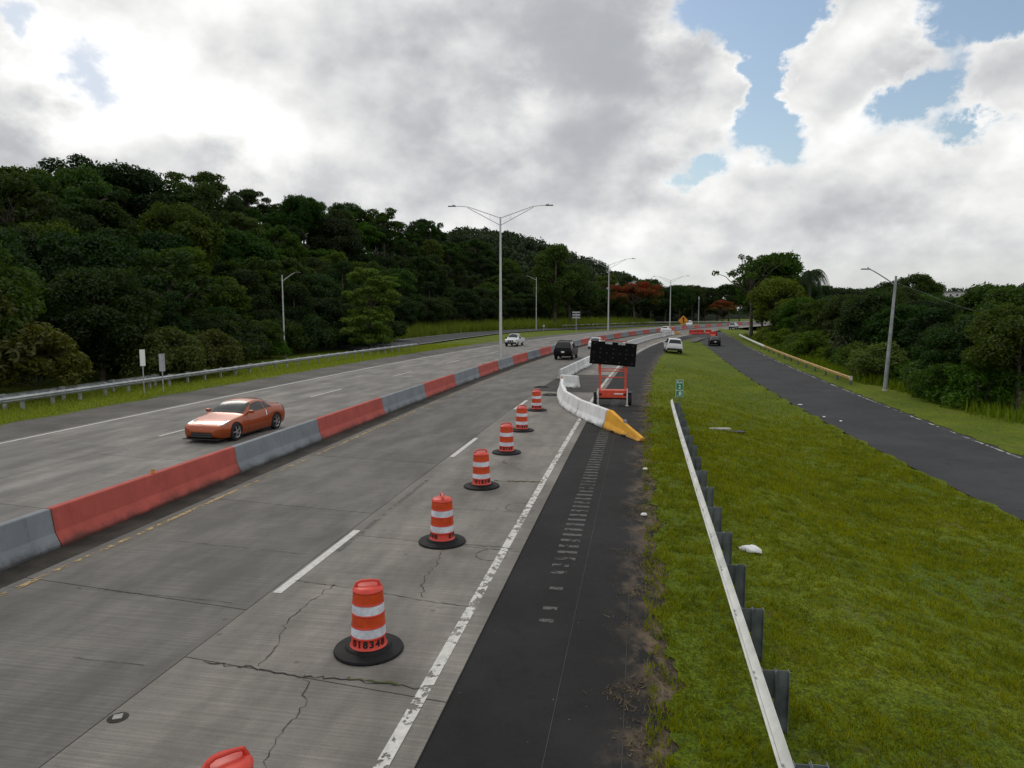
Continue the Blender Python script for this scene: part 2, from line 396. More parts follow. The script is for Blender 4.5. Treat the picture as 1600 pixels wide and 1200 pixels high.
# ------------------------------------------------------------------ geometry helpers
class MB:
    def __init__(s): s.v = []; s.f = []; s.mi = []; s.uv = None
    def add(s, vs, fs, mi=0):
        o = len(s.v); s.v += [tuple(map(float, q)) for q in vs]
        for f in fs: s.f.append(tuple(i + o for i in f)); s.mi.append(mi)
        return s
    def box(s, c, d, rz=0., mi=0, mtx=None):
        hx, hy, hz = d[0] / 2, d[1] / 2, d[2] / 2
        pts = [Vector((x, y, z)) for z in (-hz, hz) for y in (-hy, hy) for x in (-hx, hx)]
        if mtx is None: mtx = Matrix.Rotation(rz, 3, 'Z')
        pts = [mtx @ q + Vector(c) for q in pts]
        return s.add(pts, [(0, 2, 3, 1), (4, 5, 7, 6), (0, 1, 5, 4), (2, 6, 7, 3), (0, 4, 6, 2), (1, 3, 7, 5)], mi)
    def tube(s, pts, rad, n=8, cap=True, mi=0):
        pts = [Vector(q) for q in pts]
        if not hasattr(rad, '__len__'): rad = [rad] * len(pts)
        vs = []; fs = []
        up = Vector((0, 0, 1))
        for i, q in enumerate(pts):
            t = (pts[min(i + 1, len(pts) - 1)] - pts[max(i - 1, 0)]).normalized()
            a = t.cross(up)
            if a.length < .05: a = t.cross(Vector((1, 0, 0)))
            a.normalize(); c = t.cross(a)
            for k in range(n):
                th = 2 * math.pi * k / n
                vs.append(q + (a * math.cos(th) + c * math.sin(th)) * rad[i])
        for i in range(len(pts) - 1):
            for k in range(n):
                k2 = (k + 1) % n
                fs.append((i * n + k, i * n + k2, (i + 1) * n + k2, (i + 1) * n + k))
        if cap:
            fs.append(tuple(range(n))); fs.append(tuple(range((len(pts) - 1) * n, len(pts) * n))[::-1])
        return s.add(vs, fs, mi)
    def lathe(s, prof, n=28, mi=0, axis='Z', c=(0, 0, 0), closed=False, cap=True):
        vs = []; fs = []
        for r, z in prof:
            for k in range(n):
                th = 2 * math.pi * k / n
                if axis == 'Z': vs.append((c[0] + r * math.cos(th), c[1] + r * math.sin(th), c[2] + z))
                else: vs.append((c[0] + r * math.cos(th), c[1] + z, c[2] + r * math.sin(th)))
        m_ = len(prof)
        for i in range(m_ - 1 + (1 if closed else 0)):
            j = (i + 1) % m_
            for k in range(n):
                k2 = (k + 1) % n
                fs.append((i * n + k, i * n + k2, j * n + k2, j * n + k))
        if not closed and cap:
            fs.append(tuple(range(n))[::-1]); fs.append(tuple(range((m_ - 1) * n, m_ * n)))
        return s.add(vs, fs, mi)
    def mesh(s, name, mats, smooth=False, recalc=True):
        me = bpy.data.meshes.new(name)
        me.from_pydata(s.v, [], s.f)
        for mm in (mats if isinstance(mats, (list, tuple)) else [mats]): me.materials.append(mm)
        if any(s.mi): me.polygons.foreach_set('material_index', s.mi)
        if recalc:
            bm = bmesh.new(); bm.from_mesh(me); bmesh.ops.recalc_face_normals(bm, faces=bm.faces); bm.to_mesh(me); bm.free()
        if smooth:
            me.polygons.foreach_set('use_smooth', [True] * len(me.polygons))
            if smooth != 'all':
                bm = bmesh.new(); bm.from_mesh(me)
                for e in bm.edges:
                    if len(e.link_faces) == 2 and e.calc_face_angle(0) > R(38): e.smooth = False
                bm.to_mesh(me); bm.free()
        me.update()
        return me
    def build(s, name, mats, parent=None, smooth=False, recalc=True):
        return link(name, s.mesh(name, mats, smooth, recalc), parent)

def link(name, me, parent=None):
    o = bpy.data.objects.new(name, me); COL.objects.link(o)
    if parent is not None: o.parent = parent
    return o
def tag(o, label, cat, group=None):
    o['label'] = label; o['category'] = cat
    if group: o['group'] = group
    return o
def struct(o, kind='structure'):
    o['kind'] = kind
    return o
def empty(name, loc=(0, 0, 0), rz=0., scale=1.):
    o = bpy.data.objects.new(name, None); COL.objects.link(o)
    o.location = loc; o.rotation_euler = (0, 0, rz); o.scale = (scale,) * 3 if not hasattr(scale, '__len__') else scale
    o.empty_display_size = .3
    return o
def copy_tree(src, parent=None):
    c = src.copy(); COL.objects.link(c)
    if parent is not None: c.parent = parent
    for ch in list(src.children): copy_tree(ch, c)
    return c
def ordinal(i):
    L = ['first', 'second', 'third', 'fourth', 'fifth', 'sixth', 'seventh', 'eighth', 'ninth', 'tenth', 'eleventh', 'twelfth',
         'thirteenth', 'fourteenth', 'fifteenth', 'sixteenth', 'seventeenth', 'eighteenth', 'nineteenth', 'twentieth']
    T = {2: 'twenty', 3: 'thirty', 4: 'forty', 5: 'fifty'}
    if i < 20: return L[i]
    t, u = divmod(i + 1, 10)
    return T[t] + '-' + L[u - 1] if u else {2: 'twentieth', 3: 'thirtieth', 4: 'fortieth', 5: 'fiftieth'}[t]

# highway reference line: foot of the median barrier, right-hand side
PC = [-1.28387922e-08, 7.34531966e-06, -2.72254680e-04, 1.83175261e-01, -1.26558053e+01]
def xb(y):
    if y < 235: return float(np.polyval(PC, y))
    k = float(np.polyval(np.polyder(PC), 235)); d = y - 235
    return float(np.polyval(PC, 235)) + k * d + .0016 * d * d
def slope(y): return (xb(y + .05) - xb(y - .05)) / .1
def heading(y): return math.atan(slope(y))
def rd(y, off, z=0.):
    h = heading(y)
    return Vector((xb(y) + math.cos(h) * off, y - math.sin(h) * off, z))
YS = np.linspace(-12, 360, 3721)
_P = np.array([(xb(y), y) for y in YS])
SS = np.concatenate([[0], np.cumsum(np.hypot(np.diff(_P[:, 0]), np.diff(_P[:, 1])))])
def s_of(y): return float(np.interp(y, YS, SS))
def y_of(s): return float(np.interp(s, SS, YS))
def lat(x, y):
    """offset of a point from the reference line and its foot parameter"""
    d = np.hypot(_P[:, 0] - x, _P[:, 1] - y); i = int(d.argmin())
    return (1 if x > _P[i, 0] else -1) * float(d[i]), float(YS[i])

def strip(name, y0, y1, o0, o1, z, material, parent=None, step=2.0, skew=0., z1=None, kind=None):
    """sheet that follows the highway between two lateral offsets, uv in metres"""
    n = max(1, int(math.ceil((y1 - y0) / step)))
    mb = MB(); uvs = []
    for i in range(n + 1):
        y = y0 + (y1 - y0) * i / n
        for o_, zz in ((o0, z), (o1, z if z1 is None else z1)):
            ys = y - skew * (o_ - o0)
            q = rd(ys, o_, zz); mb.v.append(tuple(q)); uvs.append((o_, s_of(ys)))
    for i in range(n):
        mb.f.append((2 * i, 2 * i + 1, 2 * i + 3, 2 * i + 2)); mb.mi.append(0)
    me = mb.mesh(name, material, recalc=False)
    uvl = me.uv_layers.new(name='UVMap')
    for lp in me.loops: uvl.data[lp.index].uv = uvs[lp.vertex_index]
    return link(name, me, parent)

def polysheet(name, left, right, z, material, parent=None, zs=None):
    """sheet between two polylines given as matching lists of (x,y[,z])"""
    mb = MB(); uvs = []
    acc = 0.
    for i, (a, c) in enumerate(zip(left, right)):
        if i: acc += math.dist(a[:2], left[i - 1][:2])
        for q, uu in ((a, 0.), (c, math.dist(a[:2], c[:2]))):
            mb.v.append((q[0], q[1], (q[2] if len(q) > 2 else 0) + z)); uvs.append((uu, acc))
    for i in range(len(left) - 1):
        mb.f.append((2 * i, 2 * i + 1, 2 * i + 3, 2 * i + 2)); mb.mi.append(0)
    me = mb.mesh(name, material, recalc=False)
    uvl = me.uv_layers.new(name='UVMap')
    for lp in me.loops: uvl.data[lp.index].uv = uvs[lp.vertex_index]
    return link(name, me, parent)

# ================================================================== SETTING
def smooth(t):
    t = max(0., min(1., t)); return t * t * (3 - 2 * t)

# right-hand slip ramp edges as smooth curves x(y)
RL = np.polyfit([4, 14, 22.2, 27.7, 34.2, 53.6, 74.4, 100.1, 129.3], [14.9, 15.5, 16.0, 16.4, 17.0, 19.6, 23.3, 28.0, 33.3], 3)
RR = np.polyfit([10, 29.7, 38.7, 47.4, 56, 90.5, 133.9, 171], [20.3, 22.2, 23.6, 25.0, 26.4, 32.6, 41.6, 50.5], 3)
def zr(y): return -1.3 if y < 25 else min(0., -1.3 + 1.3 * (y - 25) / 112)
def rampL(y): return float(np.polyval(RL, y))
def rampR(y): return float(np.polyval(RR, y))

# ground sheet out to the horizon
mb = MB()
mb.add([(-4500, -300, -3.2), (4500, -300, -3.2), (4500, 6500, -3.2), (-4500, 6500, -3.2)], [(0, 1, 2, 3)])
struct(mb.build('ground', M['soil'], recalc=False))

# highway bed under the slabs (shows in the joints)
hw = struct(strip('highway', -8, 340, -12.6, 10.0, -.035, M['joint']))
shoulder = struct(strip('road_shoulder', -8, 150, 9.98, 13.3, -.022, M['asphalt_shoulder']))
struct(strip('road_shoulder_left', -8, 340, -16.6, -12.55, -.012, M['asphalt_left']))
med = strip('median_dirt', -8, 340, -1.15, .72, .002, M['grime'], hw)

def slab(name, y0, y1, o0, o1, m, zt=0., skew=.12):
    g = .010
    n = 3; mb = MB(); uvs = []
    ring = []
    for i in range(n + 1):
        y = y0 + g + (y1 - y0 - 2 * g) * i / n
        for o_ in (o0 + g, o1 - g):
            ys = y - skew * (o_ - o0)
            q = rd(ys, o_, zt); mb.v.append(tuple(q)); uvs.append((o_, s_of(ys)))
    for i in range(n): mb.f.append((2 * i, 2 * i + 1, 2 * i + 3, 2 * i + 2)); mb.mi.append(0)
    nv = len(mb.v)
    border = [2 * i + 1 for i in range(n + 1)] + [2 * i for i in range(n, -1, -1)]
    for k in border:
        x, y, z = mb.v[k]; mb.v.append((x, y, -.04)); uvs.append(uvs[k])
    L_ = len(border)
    for k in range(L_):
        k2 = (k + 1) % L_
        mb.f.append((border[k], nv + k, nv + k2, border[k2])); mb.mi.append(0)
    me = mb.mesh(name, m, recalc=False)
    uvl = me.uv_layers.new(name='UVMap')
    for lp in me.loops: uvl.data[lp.index].uv = uvs[lp.vertex_index]
    return link(name, me, hw)
k = 0
for y0 in np.arange(-6.45, 330, 5.9):
    for (o0, o1, mm, sh) in ((.7, 5.78, M['slab'], 2.3), (5.78, 10.0, M['slab_right'], 0.), (-6.98, -1.1, M['slab_left'], 1.1), (-12.5, -6.98, M['slab_left'], 3.0)):
        slab('concrete_slab', y0 + sh, y0 + sh + 5.9, o0, o1, mm, random.uniform(-.003, .003))

# painted lines, 4 mm and more above the slabs
def piecewise(name, y0, y1, off, wid, m, seg=24., z=.008):
    strip(name, y0, y1, off - wid / 2, off + wid / 2, z, m, hw)
piecewise('edge_line', -4, 150, 9.62, .17, M['white_line'])
piecewise('yellow_line', -4, 250, 1.02, .13, M['yellow_line'])
piecewise('edge_line', -4, 260, -12.1, .15, M['white_line_left'])
for y0 in list(np.arange(13.7, 60, 12.2)) + [1.5]:
    strip('lane_dash', y0, y0 + 3.75, 5.85, 6.02, .008, M['white_line_left'], hw)
for y0 in np.arange(1.2, 150, 13.25):
    strip('lane_dash', y0, y0 + 4.2, -7.12, -6.99, .008, M['white_line_left'], hw)
# rubber smear beside the lane joint, dark asphalt patch through the closed lane
strip('skid_mark', 16.0, 22.5, 6.03, 6.15, .009, M['skid'], hw)
strip('asphalt_patch', 46.5, 58.5, 5.75, 9.5, .010, M['asphalt_patch'], hw)
strip('asphalt_patch', 72, 86, 6.6, 9.3, .010, M['asphalt_patch'], hw)

# cracks across the slabs: jagged ribbons
def crack(pts, wid, name='crack', m=None, z=.0095, jag=.05, seed=0):
    r = random.Random(seed); P = []
    for (a, c) in zip(pts[:-1], pts[1:]):
        n = max(2, int(math.dist(a, c) / .09))
        for i in range(n):
            t = i / n
            P.append((a[0] + (c[0] - a[0]) * t + r.uniform(-jag, jag), a[1] + (c[1] - a[1]) * t + r.uniform(-jag, jag)))
    P.append(pts[-1])
    mb = MB()
    for i, (x, y) in enumerate(P):
        i0, i1 = max(0, i - 1), min(len(P) - 1, i + 1)
        tx, ty = P[i1][0] - P[i0][0], P[i1][1] - P[i0][1]; l = math.hypot(tx, ty) or 1
        w_ = wid * r.uniform(.25, 1.0)
        mb.v += [(x - ty / l * w_, y + tx / l * w_, z), (x + ty / l * w_, y - tx / l * w_, z)]
    for i in range(len(P) - 1):
        mb.f.append((2 * i, 2 * i + 1, 2 * i + 3, 2 * i + 2)); mb.mi.append(0)
    return mb.build(name, m or M['crack'], hw, recalc=False)
crack([(-4.55, 10.05), (-3.9, 9.92), (-3.0, 9.66), (-2.1, 9.5), (-1.25, 9.33)], .014, seed=1)
crack([(-2.35, 9.60), (-1.9, 9.50), (-1.55, 9.40)], .03, 'joint_weed', M['moss'], .011, .03, 2)
crack([(-3.35, 13.05), (-3.62, 12.3), (-3.78, 11.4), (-3.68, 10.6), (-3.72, 9.95)], .008, seed=3)
crack([(-2.95, 9.75), (-2.75, 8.9), (-2.9, 8.1), (-2.75, 7.2), (-2.8, 6.4)], .007, seed=4)
crack([(-4.2, 13.25), (-2.6, 12.75), (-1.6, 12.3), (-.68, 12.0)], .009, seed=5, jag=.02)
crack([(-1.5, 15.05), (-1.55, 14.2), (-1.72, 13.3), (-1.62, 12.45)], .007, seed=6)
crack([(-1.05, 15.4), (-.5, 15.25), (.0, 15.1)], .018, 'joint_weed', M['moss'], .0115, .04, 7)
crack([(-.5, 21.3), (.4, 21.2), (.95, 21.1)], .05, 'joint_weed', M['moss'], .0115, .07, 8)
crack([(-2.4, 18.4), (-.6, 18.05), (.4, 17.9)], .007, seed=9, jag=.02)
crack([(-.7, 24.5), (.1, 23.2), (.5, 22.4)], .007, seed=10)
crack([(-7.6, 15.6), (-6.1, 15.2), (-4.4, 14.75)], .007, seed=11, jag=.02)
crack([(-8.2, 12.9), (-6.3, 12.5), (-5.0, 12.2)], .007, seed=12, jag=.02)
crack([(-6.6, 10.2), (-5.4, 9.95)], .006, seed=13, jag=.02)
# circular scrapes where drum bases used to stand
for (x, y, r_) in ((.25, 18.35, .42), (.1, 24.1, .40), (-.42, 14.7, .35)):
    pts = [(x + r_ * math.cos(a), y + r_ * math.sin(a)) for a in np.linspace(.3, 5.9, 26)]
    crack(pts, .018, 'tyre_scrape', M['skid'], .0098, .006, int(x * 100))
# raised pavement marker near the camera
t = empty('pavement_marker', (-5.05, 8.62, .0))
mbx = MB(); mbx.box((0, 0, .012), (.11, .10, .024), .3); mbx.build('marker_body', M['drain'], t)
mbx = MB(); mbx.lathe([(.13, .002), (.12, .007), (.07, .010)], 14); mbx.build('glue_pad', M['grime'], t)
tag(t, 'small broken road stud on the lane joint near the bottom left corner', 'road stud')

# rumble strips cut in the asphalt shoulder
for i, y0 in enumerate(np.arange(15.6, 44, .40)):
    if 11 < y0 < 13.1 and i % 2: continue
    wdt = .44 if y0 > 16 else .34
    strip('rumble_strip', y0, y0 + .15, 10.75, 10.75 + wdt, -.017, M['rumble'], shoulder, step=1)
for y0 in (13.4, 13.9, 14.8):
    strip('rumble_strip', y0, y0 + .13, 10.85, 11.1, -.017, M['rumble'], shoulder, step=1)
strip('seam_line', 3, 40, 11.42, 11.432, -.017, M['asphalt_patch'], shoulder)
strip('seam_line', 3, 24, 12.32, 12.332, -.017, M['asphalt_patch'], shoulder)

strip('soil_edge', 0, 60, 12.15, 13.25, -.012, M['soil_edge'], shoulder, step=.5)
# ---------------- lawn between shoulder and slip ramp, with a shallow swale
def lawn_z(y, t):
    z = zr(y) * smooth(t * 1.05)
    c = .55 + .25 * smooth((y - 15) / 60)
    amp = .24 * (1 - smooth((y - 40) / 80))
    z -= amp * math.exp(-((t - c) / .16) ** 2)
    z += 0
    return z
def lawn_edges(y):
    j = .10 * math.sin(y * 1.7) + .07 * math.sin(y * 4.3 + 1) + .05 * math.sin(y * 9.1 + 2) + .04 * math.sin(y * 17.3)
    a = rd(y, 12.95 + j)
    return a, Vector((rampL(a.y) + .12 * math.sin(a.y * 1.7) + .08 * math.sin(a.y * 4.1), a.y, 0))
NL = 40; rows = []
for y in np.concatenate([np.arange(0, 60, .1), np.arange(60, 137, 1.)]):
    a, c = lawn_edges(y)
    if c.x - a.x < .3: break
    rows.append([(a.x + (c.x - a.x) * t, a.y, lawn_z(a.y, t) + .006) for t in np.linspace(0, 1, NL)])
mb = MB(); mb.v = [q for r_ in rows for q in r_]
for i in range(len(rows) - 1):
    for j in range(NL - 1):
        mb.f.append((i * NL + j, i * NL + j + 1, (i + 1) * NL + j + 1, (i + 1) * NL + j)); mb.mi.append(0)
lawn = struct(mb.build('lawn', M['lawn'], smooth='all', recalc=False))
def lawn_at(x, y):
    o_, yp = lat(x, y); a, c = lawn_edges(yp)
    t = (x - a.x) / max(.1, c.x - a.x)
    return lawn_z(y, t) + .006

# ---------------- right slip ramp and the verge beyond it
yy = list(np.arange(0, 172, 3.))
ramp = struct(polysheet('slip_road', [(rampL(y) if y < 128 else max(rampL(y) - (y - 128) * .12, rd(y + 4, 9.9).x), y, zr(y) - .012) for y in yy], [(rampR(y), y, zr(y) - .012) for y in yy], 0, M['asphalt_ramp']))
polysheet('edge_line', [(rampR(y) - .42, y, zr(y)) for y in yy], [(rampR(y) - .28, y, zr(y)) for y in yy], -.004, M['ramp_line'], ramp)
struct(polysheet('gore_pavement', [(rd(y, 9.9).x, rd(y, 9.9).y, -.03) for y in np.arange(122, 176, 3.)], [(rd(y, 15).x, rd(y, 15).y, -.03) for y in np.arange(122, 176, 3.)], 0, M['asphalt_left']))
VP = [(0, -.0), (.6, .02), (2.5, -.02), (5, -.15), (9, -.5), (16, -1.0), (30, -1.5), (60, -2.0), (140, -3.3)]
mb = MB(); ys_ = list(np.arange(-5, 60, .5)) + list(np.arange(60, 200, 3.))
for y in ys_:
    for (d_, dz_) in VP:
        j = (.12 * math.sin(y * 2.7) + .08 * math.sin(y * 6.1)) if d_ == 0 else 0
        mb.v.append((rampR(y) - .12 + d_ + j, y - d_ * .2, zr(y) + dz_ + (.004 if d_ == 0 else 0)))
n_ = len(VP)
for i in range(len(ys_) - 1):
    for j in range(n_ - 1):
        mb.f.append((i * n_ + j, i * n_ + j + 1, (i + 1) * n_ + j + 1, (i + 1) * n_ + j)); mb.mi.append(0)
struct(mb.build('grass_verge', M['lawn'], smooth='all', recalc=False))
def verge_z(x, y):
    d_ = max(0, x - rampR(min(y, 195)))
    return zr(y) + float(np.interp(d_, [q[0] for q in VP], [q[1] for q in VP]))

# ---------------- land on the left: verge, then the wooded hillside
def L0(y): return float(np.interp(y, [0, 55, 75, 110, 150, 200, 330], [24.5, 25.5, 29, 37, 46, 46, 26]))
def Hm(y): return float(np.interp(y, [20, 60, 90, 130, 160, 200, 250, 300, 340], [7, 9.5, 13.5, 19.5, 23.5, 20, 10, 4, 3]))
def left_z(y, L):
    return -.02 - .12 * smooth((L - 17) / 6) + Hm(y) * smooth((L - L0(y)) / 46.) + .0
LS = list(np.arange(16.2, 60, 1.6)) + list(np.arange(60, 200, 8.))
mb = MB(); ys_ = list(np.arange(-8, 345, 2.))
for y in ys_:
    for i, L in enumerate(LS):
        j = (.25 * math.sin(y * 1.3) + .18 * math.sin(y * 3.1)) if i == 0 else 0
        q = rd(y, -(L + j)); mb.v.append((q.x, q.y, left_z(y, L) + (.012 if i == 0 else 0.01)))
n_ = len(LS)
for i in range(len(ys_) - 1):
    for j in range(n_ - 1):
        mb.f.append((i * n_ + j, (i + 1) * n_ + j, (i + 1) * n_ + j + 1, i * n_ + j + 1)); mb.mi.append(1 if LS[j] > 40 else 0)
hillL = struct(mb.build('hillside', [M['lawn'], M['soil']], smooth='all', recalc=False))

# left slip road curving away behind the grass triangle
lr = [(-17.2, 92), (-14.8, 101), (-12.9, 110), (-8.8, 130), (-2.5, 157), (3.2, 170), (9.7, 182), (22.5, 197), (40, 224), (60, 252)]
def off_line(pl, d_):
    o_ = []
    for i, q in enumerate(pl):
        a, c = pl[max(0, i - 1)], pl[min(len(pl) - 1, i + 1)]
        tx, ty = c[0] - a[0], c[1] - a[1]; l = math.hypot(tx, ty)
        o_.append((q[0] - ty / l * d_, q[1] + tx / l * d_))
    return o_
lramp = struct(polysheet('slip_road_left', [(x, y, .055) for x, y in off_line(lr, 9.5)], [(x, y, .055) for x, y in lr], 0, M['asphalt_ramp']))
polysheet('edge_line', [(x, y, .062) for x, y in off_line(lr, 9.1)], [(x, y, .062) for x, y in off_line(lr, 8.95)], 0, M['white_line_left'], lramp)
polysheet('edge_line', [(x, y, .062) for x, y in off_line(lr, .5)], [(x, y, .062) for x, y in off_line(lr, .35)], 0, M['white_line_left'], lramp)

# ---------------- far wooded hill and far ridges
def far_hill(name, cx, cy, rx, ry, h, seed, material):
    r = np.random.default_rng(seed); mb = MB(); n1, n2 = 40, 28
    for i in range(n1):
        for j in range(n2):
            a = -1 + 2 * i / (n1 - 1); c = -1 + 2 * j / (n2 - 1)
            rr = math.sqrt(a * a + c * c)
            z = h * smooth(1 - rr) ** .8 * (1 + .08 * math.sin(5 * a + seed) * math.cos(4 * c)) - 3
            mb.v.append((cx + a * rx, cy + c * ry, z))
    for i in range(n1 - 1):
        for j in range(n2 - 1):
            mb.f.append((i * n2 + j, (i + 1) * n2 + j, (i + 1) * n2 + j + 1, i * n2 + j + 1)); mb.mi.append(0)
    o = struct(mb.build(name, material, smooth='all', recalc=False))
    return lambda x, y: h * smooth(1 - math.hypot((x - cx) / rx, (y - cy) / ry)) ** .8 - 3
hz1 = far_hill('far_hill', -30, 560, 190, 190, 60, 1, M['soil'])
hz2 = far_hill('far_hill_right', 330, 560, 150, 150, 15, 2, M['soil'])
hz3 = far_hill('far_ridge', 760, 900, 420, 260, 34, 3, M['soil'])

# ================================================================== VEGETATION
def leaf_mesh(name, pos, nrm, size, aspect, material, tint, bloom=None, r=None):
    """one rhombic leaf face per entry"""
    n = len(pos); r = r or rng
    nrm = nrm / (np.linalg.norm(nrm, axis=1, keepdims=True) + 1e-9)
    rv = r.normal(size=(n, 3)); a = np.cross(nrm, rv); a /= (np.linalg.norm(a, axis=1, keepdims=True) + 1e-9)
    c = np.cross(nrm, a)
    s_ = size.reshape(-1, 1)
    V = np.empty((n, 4, 3))
    V[:, 0] = pos - a * s_; V[:, 1] = pos - c * s_ * aspect + nrm * s_ * .12; V[:, 2] = pos + a * s_; V[:, 3] = pos + c * s_ * aspect + nrm * s_ * .12
    me = bpy.data.meshes.new(name)
    me.vertices.add(4 * n); me.vertices.foreach_set('co', V.reshape(-1))
    me.loops.add(4 * n); me.loops.foreach_set('vertex_index', np.arange(4 * n, dtype=np.int32))
    me.polygons.add(n); me.polygons.foreach_set('loop_start', np.arange(0, 4 * n, 4, dtype=np.int32))
    at = me.attributes.new('tint', 'FLOAT', 'FACE'); at.data.foreach_set('value', np.clip(tint, 0, 1).astype(np.float32))
    if bloom is not None:
        a2 = me.attributes.new('bloom', 'FLOAT', 'FACE'); a2.data.foreach_set('value', bloom.astype(np.float32))
    me.materials.append(material); me.update(calc_edges=True)
    return me

def crown_points(r, clumps, per, flat=.75, shell=.55):
    """clumps: list of (centre, radius); leaves sit on the outer shells of the clumps, mostly above"""
    P = []; N = []; T = []
    for (c, rad) in clumps:
        k = max(20, int(per * rad * rad))
        d = r.normal(size=(k, 3)); d[:, 2] = d[:, 2] * .9 + .35
        d /= np.linalg.norm(d, axis=1, keepdims=True)
        rr = rad * (shell + (1 - shell) * np.sqrt(r.random(k))) * (1 + .25 * r.normal(size=k) * .5)
        p = d * rr[:, None] * np.array([1, 1, flat]) + np.array(c)
        P.append(p); N.append(d * .55 + r.normal(size=(k, 3)) * .55 + np.array([0, 0, .45])); T.append(np.clip(r.normal(.35 + .3 * r.random(), .22, k), 0, 1))
    return np.concatenate(P), np.concatenate(N), np.concatenate(T)

def limb(mb, a, c, r0, r1, r, n=6, sag=.06):
    a, c = Vector(a), Vector(c); L = (c - a).length
    pts = []
    for i in range(5):
        t = i / 4
        q = a.lerp(c, t) + Vector((r.normal() * sag * L, r.normal() * sag * L, math.sin(t * math.pi) * L * .08)) * (1 if 0 < i < 4 else 0)
        pts.append(q)
    mb.tube(pts, [r0 + (r1 - r0) * i / 4 for i in range(5)], n)

def make_tree(kind, seed):
    """returns (trunk mesh, crown mesh) of a tree about 10 m tall"""
    r = np.random.default_rng(seed); mb = MB(); clumps = []
    size = .165; asp = .5; per = 330; mt = M['leaf_dark']; bark = M['bark']; flat = .75; bloom_p = 0
    if kind == 'dense':            # broad rounded crown, foliage nearly to the ground
        for i in range(58):
            th = r.random() * 6.283; ph = r.uniform(-.35, 1.0)
            rad = 3.4 * math.sqrt(max(.05, 1 - (ph * .92) ** 2)) * r.uniform(.62, 1.08)
            clumps.append(((rad * math.cos(th), rad * math.sin(th), 5.6 + 3.6 * ph), r.uniform(.75, 1.35)))
        top = 7.0
    elif kind == 'clumpy':         # tufted crown with separate leaf balls on spreading limbs
        for i in range(30):
            th = r.random() * 6.283; rad = 3.9 * math.sqrt(r.random()); z = 8.9 - .17 * rad * rad * r.uniform(.6, 1.4) + r.normal() * .55
            clumps.append(((rad * math.cos(th), rad * math.sin(th), z), r.uniform(.65, 1.15)))
        for i in range(14):
            th = r.random() * 6.283; rad = r.uniform(1.5, 3.2)
            clumps.append(((rad * math.cos(th), rad * math.sin(th), r.uniform(3.0, 6.0)), r.uniform(.7, 1.2)))
        mt = M['leaf_mid']; size = .185; top = 7.5; flat = .62
    elif kind == 'column':         # taller and narrower
        for i in range(50):
            th = r.random() * 6.283; z = r.uniform(2.2, 10.2); env = 2.5 * math.sin(min(1, (z - 1.2) / 5) * 1.57) * (1 - max(0, (z - 7.5) / 4.2))
            rad = env * r.uniform(.55, 1.05)
            clumps.append(((rad * math.cos(th), rad * math.sin(th), z), r.uniform(.6, 1.1)))
        mt = M['leaf_mid']; top = 9
    elif kind == 'almond':         # horizontal tiers with gaps between
        for z, rad0 in ((1.7, 3.3), (2.5, 3.0), (4.0, 3.6), (4.8, 3.0), (6.3, 2.2), (7.3, 2.9), (8.5, 1.9), (9.5, 1.9)):
            m_ = int(7 + rad0 * 5); ox, oy, pa = r.normal() * .5, r.normal() * .5, r.random() * 6.28
            for i in range(m_):
                th = r.random() * 6.283; rr = rad0 * math.sqrt(r.uniform(.05, 1.0)) * (1 + .35 * math.sin(2 * th + pa) + .2 * math.sin(5 * th))
                clumps.append(((ox + rr * math.cos(th), oy + rr * math.sin(th), z + r.normal() * .30 - .06 * rr), r.uniform(.45, .85)))
        mt = M['leaf_light']; size = .16; flat = .38; per = 330; top = 9.2
    elif kind == 'flame':          # flat-topped flamboyant in bloom
        for i in range(46):
            th = r.random() * 6.283; rad = 5.2 * math.sqrt(r.random())
            clumps.append(((rad * math.cos(th), rad * math.sin(th), 7.2 - .085 * rad * rad + r.normal() * .5), r.uniform(.8, 1.35)))
        mt = M['leaf_red']; flat = .5; bloom_p = .62; top = 6
    elif kind == 'sparse':         # open crown, twigs and single tufts against the sky
        for i in range(36):
            th = r.random() * 6.283; rad = 4.6 * math.sqrt(r.random())
            clumps.append(((rad * math.cos(th), rad * math.sin(th), 8.2 + float(np.clip(r.normal(), -1.3, 1.3)) * .9 - .08 * rad * rad), r.uniform(.30, .70)))
        mt = M['leaf_mid']; per = 300; top = 6.5; flat = .7
    elif kind == 'shrub':
        for i in range(34):
            th = r.random() * 6.283; ph = r.uniform(0, 1); rad = 2.3 * math.sqrt(max(.05, 1 - ph * ph)) * r.uniform(.5, 1.05)
            clumps.append(((rad * math.cos(th), rad * math.sin(th), .5 + 2.3 * ph), r.uniform(.5, .85)))
        mt = M['leaf_mid']; top = 1.6; size = .12; per = 520
    elif kind == 'bigleaf':        # large drooping leaves close to the road
        for i in range(46):
            th = r.random() * 6.283; ph = r.uniform(-.1, 1); rad = 3.0 * math.sqrt(max(.05, 1 - ph * ph)) * r.uniform(.5, 1.05)
            clumps.append(((rad * math.cos(th), rad * math.sin(th), 1.8 + 3.1 * ph), r.uniform(.6, 1.0)))
        mt = M['leaf_brown']; top = 3; size = .22; per = 190; asp = .40
    P, N, T = crown_points(r, clumps, per, flat)
    if kind == 'bigleaf': N[:, 2] += .3
    n = len(P)
    bloom = None
    if bloom_p:
        bl = (r.random(n) < bloom_p) & (P[:, 2] > 5.2 + r.normal(size=n) * .8)
        bloom = bl.astype(float)
    crown = leaf_mesh('crown_' + kind, P, N, size * r.uniform(.6, 1.25, n), asp, mt, T, bloom, r)
    rb = .22 if kind not in ('shrub', 'bigleaf') else .08
    lean = (r.normal() * .3, r.normal() * .3)
    mb.tube([(0, 0, -.6), (0, 0, .3), (lean[0] * .5, lean[1] * .5, top * .5), (lean[0], lean[1], top)], [rb * 1.35, rb, rb * .7, rb * .3], 8)
